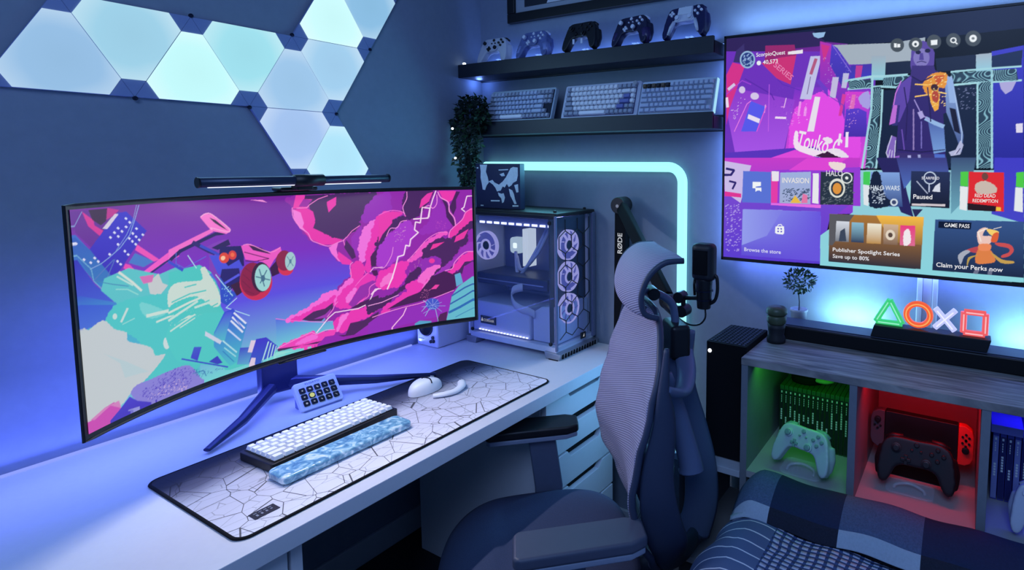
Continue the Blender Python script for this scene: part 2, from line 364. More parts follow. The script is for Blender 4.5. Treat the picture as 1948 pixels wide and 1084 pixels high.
MON_ART = '''b 150,42,170 14 967,822 1449,802 1429,230 1177,273 1226,348 1225,439 1165,458 1123,537 1027,589 956,705 947,760
b 150,42,170 15 1149,297 1223,359 1376,364 1363,6 1017,18 1081,126 1082,147
p 150,42,175 1393,828 1935,820 1927,197 1372,269
p 150,42,175 1323,486 1937,429 1928,19 1407,26 1306,21
v 90,110,225 115,205,220 839,219 1082,142 1122,138 1128,94 1040,95 937,96 840,69 836,80
l 170,190,235 3 1095,144 1122,138
p 242,66,180 967,822 1009,820 1051,791 1025,755 949,755
p 160,45,170 1004,801 1056,790 1021,760 978,763
b 78,46,104 16 1036,774 1076,800 1135,815 1374,813 1314,737 1296,679 1190,576 1111,605 1054,637 1051,682 1043,728
p 72,42,98 1012,819 1140,817 1071,795 1008,800
p 238,56,178 1016,755 1048,733 1058,682 1044,648 1106,611 1190,571 1153,549 1089,556 1027,594 987,653 956,700 949,750
b 78,46,104 10 1061,697 1102,617 1190,582 1285,648 1196,713
p 250,130,225 949,752 986,733 994,702 1000,677 992,658 1014,626 977,654 952,706
l 255,140,225 4 947,760 949,711 980,659 1017,625 1032,588 1065,567 1118,545 1169,560 1200,567
p 240,60,180 1119,779 1169,804 1165,761 1126,723 1120,759
b 153,50,190 20 1351,768 1394,804 1450,807 1446,708 1368,669 1306,662 1313,721
p 155,50,190 1295,641 1236,577 1238,513 1267,466 1292,571
l 250,130,215 4 1125,812 1076,797 1031,769 1018,755 968,756
l 250,130,215 4 1284,640 1242,614 1215,584 1195,568 1203,533 1232,486
p 250,120,225 1118,537 1169,560 1157,522 1165,479 1209,436 1165,458 1131,504
p 240,60,180 1167,510 1235,448 1229,428 1184,439 1160,480
p 80,40,100 1210,569 1248,511 1257,467 1236,459 1198,528
b 246,118,228 13 1363,663 1309,624 1287,572 1274,508 1286,431 1314,471 1332,535 1356,609
b 240,58,185 16 1446,702 1390,689 1356,620 1338,545 1315,493 1315,378 1339,435 1346,489 1396,550 1408,599 1443,619
p 76,36,92 1443,613 1413,588 1400,528 1351,483 1334,458 1337,402 1364,404 1372,486 1406,527 1442,585
b 170,60,205 14 1441,569 1399,506 1377,464 1369,409 1417,397 1436,423
b 240,58,180 15 1256,440 1229,406 1237,351 1277,339 1300,391 1286,431
l 255,140,225 4 1240,442 1224,423 1226,353 1184,317 1147,286
p 252,120,220 1226,348 1184,312 1147,286 1177,273 1241,334
p 240,58,180 1241,329 1310,362 1335,347 1279,255 1187,271
l 255,120,220 3 1261,315 1310,362 1300,385
p 160,50,180 1356,333 1305,250 1269,257 1298,325
l 255,190,240 4 1331,375 1348,395 1406,393 1436,434
p 80,30,90 1337,380 1368,381 1373,353 1351,345
l 255,200,245 7 1331,246 1354,272 1431,271
b 240,58,180 11 1366,320 1394,361 1434,367 1432,316 1375,285
b 252,110,222 14 895,203 983,232 1053,268 1094,297 1154,296 1138,262 1046,233 966,195
b 240,58,185 12 918,197 986,211 1047,239 1092,250 1138,273 1141,229 1075,212 1015,189 966,180
p 78,42,96 966,183 1026,212 1085,215 1127,238 1125,206 1083,168 1063,152 1004,166
p 160,60,180 1024,171 1084,184 1115,208 1103,163
l 252,120,222 3 839,219 918,189 1013,161 1082,142
b 252,110,222 13 1159,290 1192,332 1228,353 1238,330 1179,270 1136,230
b 240,58,185 15 1147,239 1185,296 1280,351 1319,361 1353,340 1312,246 1206,195 1151,212
b 250,120,225 11 1209,265 1251,290 1218,231 1197,229
p 155,50,175 1273,303 1342,325 1374,309 1314,246 1269,221 1232,190 1207,211
l 255,120,220 3 1247,307 1279,340 1319,372
l 255,120,220 4 1374,314 1325,289 1317,240 1269,215 1242,193
p 76,36,88 1216,187 1269,210 1371,236 1369,186 1294,183
b 240,58,185 17 1148,148 1226,169 1294,178 1363,181 1335,136 1265,112 1201,71 1140,80 1131,114
b 252,120,225 8 1163,150 1205,163 1183,130 1156,103 1145,79
b 244,70,190 12 855,75 937,91 1011,107 1040,89 1120,90 1129,72 1027,35 930,43
b 250,110,220 6 931,68 1010,92 1039,69 960,59
p 80,40,96 840,67 1037,38 1109,61 1185,48 1213,107 1286,107 1368,141 1366,96 1231,37 1108,46 839,52
p 150,42,180 1037,28 1079,64 1139,59 1189,30 1107,30
p 155,45,185 1231,37 1367,108 1363,18
l 255,225,250 5 1373,275 1345,257 1313,196 1257,179 1134,183 1098,159 1061,121 1035,96
l 250,130,220 4 1152,238 1136,225 1125,201 1093,166
l 250,160,235 3 835,68 932,90 1011,105 1035,88 1085,99 1130,91
v 130,195,220 110,225,215 832,54 939,27 767,19 768,33
b 76,40,100 12 1547,818 1696,817 1603,673 1542,665 1466,642 1382,537 1381,510 1416,579 1465,620 1542,660 1548,676 1522,706
p 240,60,180 1388,686 1463,709 1516,701 1521,689 1461,659 1461,642 1405,580 1382,537
l 255,110,215 4 1388,691 1452,713 1517,703 1537,674
p 240,60,175 1628,770 1662,803 1696,814 1672,757 1615,718
b 155,50,190 19 1694,744 1728,766 1771,671 1791,592 1711,579 1616,574 1680,652
b 172,60,210 18 1425,556 1492,612 1542,648 1589,576 1542,500 1508,446 1409,395 1378,427 1381,493
p 242,60,180 1729,819 1831,816 1813,764 1784,747 1751,771
p 76,36,95 1745,772 1773,753 1794,687 1821,621 1814,591 1770,659 1766,718
p 76,36,95 1831,813 1854,810 1830,763 1829,710 1810,669 1789,717 1807,758
l 255,150,230 6 1724,813 1740,778 1784,747 1788,693 1816,651 1823,597
l 255,225,250 6 1928,784 1894,782 1875,714 1860,705 1880,687
b 240,60,175 12 1932,706 1885,678 1861,631 1802,580 1784,533 1854,571 1901,617 1931,658
l 255,130,220 5 1933,709 1886,684 1861,637 1791,575 1781,527
b 78,40,100 17 1789,515 1866,582 1931,627 1930,603 1894,569 1881,485 1828,470 1705,355 1680,275 1645,244 1696,223 1818,290 1762,362 1680,452 1623,440 1653,502 1733,531
b 78,40,100 17 1623,434 1653,490 1778,528 1789,515 1840,475 1786,395 1705,361 1623,423
p 240,60,170 1812,501 1824,537 1900,580 1870,522
p 245,60,165 1669,465 1687,499 1755,508 1709,479
b 246,90,205 12 1556,418 1608,476 1665,524 1739,566 1768,558 1665,512 1619,470 1618,435 1550,407
l 255,130,220 4 1540,414 1597,472 1654,531 1722,567 1773,564
b 160,55,190 12 1827,416 1845,451 1916,495 1926,445 1868,425 1773,337 1703,296 1704,320
b 150,48,185 12 1622,405 1684,422 1718,413 1728,371 1671,365 1591,309 1582,345
e 242,60,165 1678,399 1695,398 1678,384
b 242,60,180 15 1926,433 1879,424 1832,385 1802,340 1755,290 1807,321 1860,341 1878,376 1925,390
l 255,140,225 5 1926,436 1874,434 1814,381 1796,340 1750,327 1749,279
p 78,40,100 1925,378 1866,346 1853,299 1830,319 1872,376
b 252,115,215 12 1717,366 1649,349 1620,323 1591,286 1600,235 1635,257 1670,306
p 240,60,180 1529,245 1580,287 1607,260 1600,235
b 242,58,185 16 1479,403 1539,408 1521,353 1520,318 1480,272 1373,277 1376,355 1430,381
b 252,120,215 9 1384,286 1407,334 1450,350 1443,306
l 255,225,250 7 1420,262 1449,322 1474,398 1486,443 1519,450 1532,506 1553,499 1560,538 1605,575 1584,594 1591,639 1618,632 1632,723 1676,716 1663,658 1580,657
l 255,225,250 6 1713,819 1695,773 1676,716 1669,664
l 255,150,235 4 1718,796 1716,743 1693,715 1671,733 1632,718
l 255,160,235 3 1377,394 1409,390 1449,452 1461,502
l 255,150,235 4 1547,818 1546,778 1523,729 1532,688
l 255,150,235 4 1542,651 1509,645 1486,612 1449,610 1426,567
s 200,130,170 30 1 2 1532,351 1606,413 1616,371 1536,293
s 220,150,210 26 2 2 1476,613 1535,614 1516,525 1462,530
s 200,80,200 20 3 2 1702,639 1758,636 1768,576 1689,593
b 76,38,96 11 1313,210 1414,219 1509,259 1537,321 1606,368 1605,324 1540,276 1482,236 1413,176 1341,147 1310,142
b 240,58,185 16 1534,233 1530,272 1583,287 1626,299 1636,286 1591,214 1533,200 1480,176 1433,157 1386,138 1443,171 1491,212
b 250,110,215 9 1594,292 1648,352 1713,368 1691,336 1647,296 1625,271
p 74,32,88 1412,144 1533,200 1602,218 1646,268 1679,304 1750,330 1820,294 1818,219 1785,194 1600,162
p 244,70,170 1666,226 1694,251 1718,248 1698,225
s 200,110,170 30 4 2 1618,233 1666,226 1643,173 1601,179
p 150,48,190 1385,127 1621,142 1784,189 1770,75 1726,53 1596,45 1475,34 1407,26 1306,26 1308,84
l 255,150,230 4 1332,114 1411,128 1515,142 1621,154 1801,204
l 255,170,240 4 1312,184 1388,191 1481,219
l 255,190,240 6 1523,136 1503,95 1455,49 1433,26
p 84,36,90 1716,66 1760,77 1753,23 1698,28
p 90,165,205 1553,25 1596,45 1698,25 1692,15
e 70,90,205 1674,135 1715,129 1673,99
l 150,200,235 3 1621,165 1647,138 1609,99
l 150,200,235 3 1629,68 1657,114 1690,104 1704,27
l 150,160,235 3 1643,167 1674,123 1707,158
l 150,160,235 3 1727,81 1685,122 1750,113
l 150,160,235 3 1610,127 1663,125 1728,138
l 150,160,235 3 1675,168 1676,111 1619,86
p 100,175,215 1809,301 1843,310 1858,244 1818,225
p 105,190,210 1789,171 1829,224 1931,290 1928,19 1753,26 1771,87
l 55,100,175 9 1789,171 1868,214 1930,237
l 55,100,175 9 1777,120 1867,162 1929,196
l 50,110,185 15 1770,69 1837,95 1928,138
l 70,140,190 5 1808,35 1929,84
v 60,100,200 55,130,200 16,746 31,733 160,569 108,532 90,552 23,649
p 105,35,150 22,816 196,813 199,793 85,680 31,741
p 215,45,150 61,812 101,778 103,759 134,736 120,718 80,758
p 60,20,60 85,816 156,816 148,770 127,756 97,779
p 190,40,140 156,818 200,807 182,790 149,774
v 60,45,200 60,40,185 195,797 228,798 302,716 186,580 152,563 76,674
v 50,90,190 60,120,190 23,731 80,673 152,563 89,548 25,667
v 52,42,185 70,90,210 24,656 89,544 160,468 25,498 27,588
p 215,205,225 183,794 197,791 150,740 132,744
p 75,120,200 249,635 322,591 278,575 221,602
p 240,80,185 260,667 344,594 322,589 250,647
p 235,70,180 208,601 225,594 267,540 258,533 199,586
p 245,90,200 272,555 429,643 426,594 293,547
l 40,30,110 8 268,556 302,545 365,577 426,603
q 225,225,250 6 224,772 237,756 222,740 191,739 205,725 176,724 189,708 159,708 186,678 151,646 246,712 262,729 258,698 269,684 285,702 231,695 242,682 254,669 210,649 222,634 179,615 190,602 94,642 106,627 78,628 30,703 54,643
l 140,170,225 3 278,819 259,767 234,708 193,664 149,635 116,617 74,605
l 140,170,225 2 269,820 250,759 221,709 176,655
l 140,170,225 2 61,812 20,749
l 120,180,215 3 21,671 78,605 83,561 160,464
l 90,120,190 3 169,624 121,537
l 90,120,190 3 165,624 83,561
p 95,195,200 123,561 160,569 220,582 340,534 423,554 409,346 172,410 152,470 107,521
l 215,225,215 9 181,573 228,527 263,485
l 190,225,215 6 172,559 231,513
l 150,220,210 4 164,512 209,502 249,472
l 70,130,180 3 90,559 149,535 214,513
l 200,225,220 5 26,505 39,475
v 60,90,205 70,160,205 25,520 160,464 181,408 25,450
p 200,205,205 290,509 336,539 350,496 371,483 334,447 296,465
p 215,110,180 259,541 318,538 308,510 273,509
v 70,165,205 90,195,205 24,402 88,401 195,445 500,368 478,30 206,107 12,275
v 60,90,210 75,110,215 25,488 195,445 106,404 23,393
b 82,198,198 6 116,406 201,462 502,400 484,115 408,99 276,109 249,272 191,338 145,365
b 120,210,208 4 261,438 356,374 295,365 259,400
b 198,205,208 4 26,375 50,389 107,409 145,365 191,338 193,304 249,272 286,245 299,210 338,202 300,165 268,142 237,124 191,104 145,71 60,77 26,66
p 185,205,210 97,289 187,225 270,156 240,162 172,169 158,231
b 140,130,215 4 191,99 217,122 267,122 358,128 436,121 479,51 478,30 270,27 222,52
s 80,50,190 120 5 2 214,85 369,135 461,101 446,42 270,31
s 70,45,185 90 15 2 234,77 368,124 439,88 404,38 270,31
s 220,190,225 40 6 2 251,40 274,80 407,79 424,29
p 205,75,180 26,16 28,65 84,89 123,95 149,56 93,21
p 212,130,190 28,69 84,89 142,92 149,60 108,88 44,62
v 75,60,205 70,50,190 185,90 213,61 270,31 229,20 83,20 139,55
l 150,150,220 5 176,38 220,33 185,29
e 205,220,220 349,247 363,242 347,222
l 205,225,215 13 277,380 427,376
l 205,225,215 8 314,345 468,366
l 205,225,215 10 366,300 477,342
l 205,225,215 6 411,292 475,316
l 200,220,215 9 175,385 203,429
e 200,220,215 152,412 161,410 151,401
l 150,215,210 4 179,374 228,384
p 80,200,195 378,535 509,543 531,525 558,501 590,412 590,339 611,293 365,358
b 205,222,212 4 513,523 531,529 548,493 577,430 591,359 557,347 487,412 395,406 368,395 372,456 410,484 505,473 520,489
l 85,200,195 6 382,409 460,427 529,426
l 85,200,195 6 442,353 541,380
l 85,200,195 6 500,333 577,357
l 90,200,195 6 440,459 490,462
l 210,225,215 9 366,368 458,391 523,403
p 85,200,195 477,328 484,366 548,350 611,293
p 80,110,225 548,493 582,511 624,341 643,346 591,436
p 245,110,205 384,627 430,643 565,692 578,679 451,626 382,590
l 35,25,95 15 390,586 432,615 488,634 587,668 625,669
p 250,120,210 525,748 549,763 578,755 652,683 651,671 634,663 569,685 544,721
p 55,30,70 564,744 591,730 644,676 617,694 585,719
l 255,170,225 4 527,750 549,762 578,755 645,691 651,676 639,672 570,697 574,689
p 130,60,185 542,617 585,631 623,640 651,632 649,602 686,582 702,515 677,419 624,351 591,436 549,517 553,573
l 45,30,110 18 488,643 554,597 577,584
l 60,70,200 12 519,625 600,571
l 60,75,205 11 381,579 436,533
l 80,110,220 3 414,609 411,565 445,540 539,575
p 40,25,90 565,609 642,638 650,612 592,596
p 36,26,100 602,609 707,599 706,504 634,507 593,533
p 75,80,220 553,578 600,571 634,516 684,538 701,495 630,448 585,491
p 40,30,110 605,507 682,498 687,427 628,404 593,465
l 90,90,230 11 615,441 680,468
p 50,80,200 594,475 628,414 670,380 619,337 591,359
p 60,25,60 639,427 683,438 694,385 664,371
s 150,215,240 20 7 2 591,427 629,429 655,374 615,353
e 225,70,50 618,556 640,552 616,532
e 215,60,60 656,563 674,560 655,542
e 255,200,160 613,556 623,555 612,546
e 245,110,70 656,564 665,563 656,554
p 240,90,200 697,601 736,603 828,552 880,571 884,549 847,512 822,474 791,510 713,533 705,565
p 60,25,80 731,599 790,578 833,541 769,565 750,573
l 90,20,90 4 710,569 822,521 751,517 713,528
l 255,150,220 3 707,602 741,600 828,552 880,568
e 130,30,70 897,489 942,481 894,430
p 60,20,70 824,474 862,510 868,440 832,430
e 215,50,85 900,461 937,455 899,424
e 140,35,75 895,500 933,494 892,449
e 165,205,210 924,492 950,489 921,445
e 90,130,160 924,492 930,491 923,481
l 90,130,160 3 909,519 937,466
l 90,130,160 3 940,515 908,465
e 205,45,85 756,418 832,404 751,331
e 140,28,72 742,434 800,423 737,354
l 100,20,60 2 699,465 731,428
l 100,20,60 2 693,436 729,393
l 100,20,60 2 711,493 743,462
l 100,20,60 2 704,388 743,364
e 60,25,60 782,437 828,428 778,365
e 160,215,215 789,433 827,426 786,368
l 70,110,140 5 774,477 794,390
l 70,110,140 5 809,466 775,409
l 70,110,140 5 757,444 821,416
e 70,110,140 789,430 799,428 788,414
l 190,240,250 3 462,592 495,531
l 190,240,250 3 576,488 645,376
l 190,240,250 3 664,362 613,329 717,265
p 250,150,225 748,811 807,807 829,793
b 84,202,198 3 362,308 596,309 657,124 835,56 817,44 612,40 574,70 424,138 375,185
l 195,225,215 10 364,337 490,387
l 195,225,215 7 368,291 475,333
l 195,225,215 5 409,294 474,318
l 195,225,215 10 477,363 577,374
s 200,228,218 40 71 1 368,401 518,411 577,374 472,295 361,294
v 60,70,215 80,190,205 604,311 644,317 703,228 669,129 645,62 613,56 548,167 552,229
v 80,75,220 85,190,205 612,309 639,302 596,176 543,208
p 205,210,230 515,248 585,183 576,170 512,229
l 225,230,250 8 647,296 698,233
l 225,230,250 8 638,278 690,212
l 225,230,250 8 631,263 681,196
l 200,215,250 7 615,227 669,160
l 70,70,215 3 639,290 686,207
l 180,225,235 6 589,182 648,110
l 160,220,230 5 594,148 643,91
l 45,110,190 3 586,135 633,70
v 65,70,200 100,180,215 665,126 737,108 733,23 645,53
v 66,55,205 60,90,200 740,145 789,140 841,81 817,39 733,28 701,43
p 225,205,230 717,146 739,139 718,86 698,94
p 225,205,230 714,62 734,55 727,25 700,30
l 185,230,235 6 798,115 766,34
l 185,230,235 5 810,105 787,33
l 185,230,235 5 822,93 804,35
l 185,230,235 4 834,83 819,39
l 60,60,200 6 407,160 604,55
v 70,90,205 65,60,200 462,194 495,184 473,129 444,151
p 60,65,190 521,108 561,122 582,83 559,83
l 60,130,180 4 458,80 496,78 506,50
s 60,120,180 50 8 2 448,99 581,55 541,49 448,52
s 90,60,190 60 9 1 349,135 416,126 432,36 343,54
p 150,225,220 831,53 922,34 817,31'''
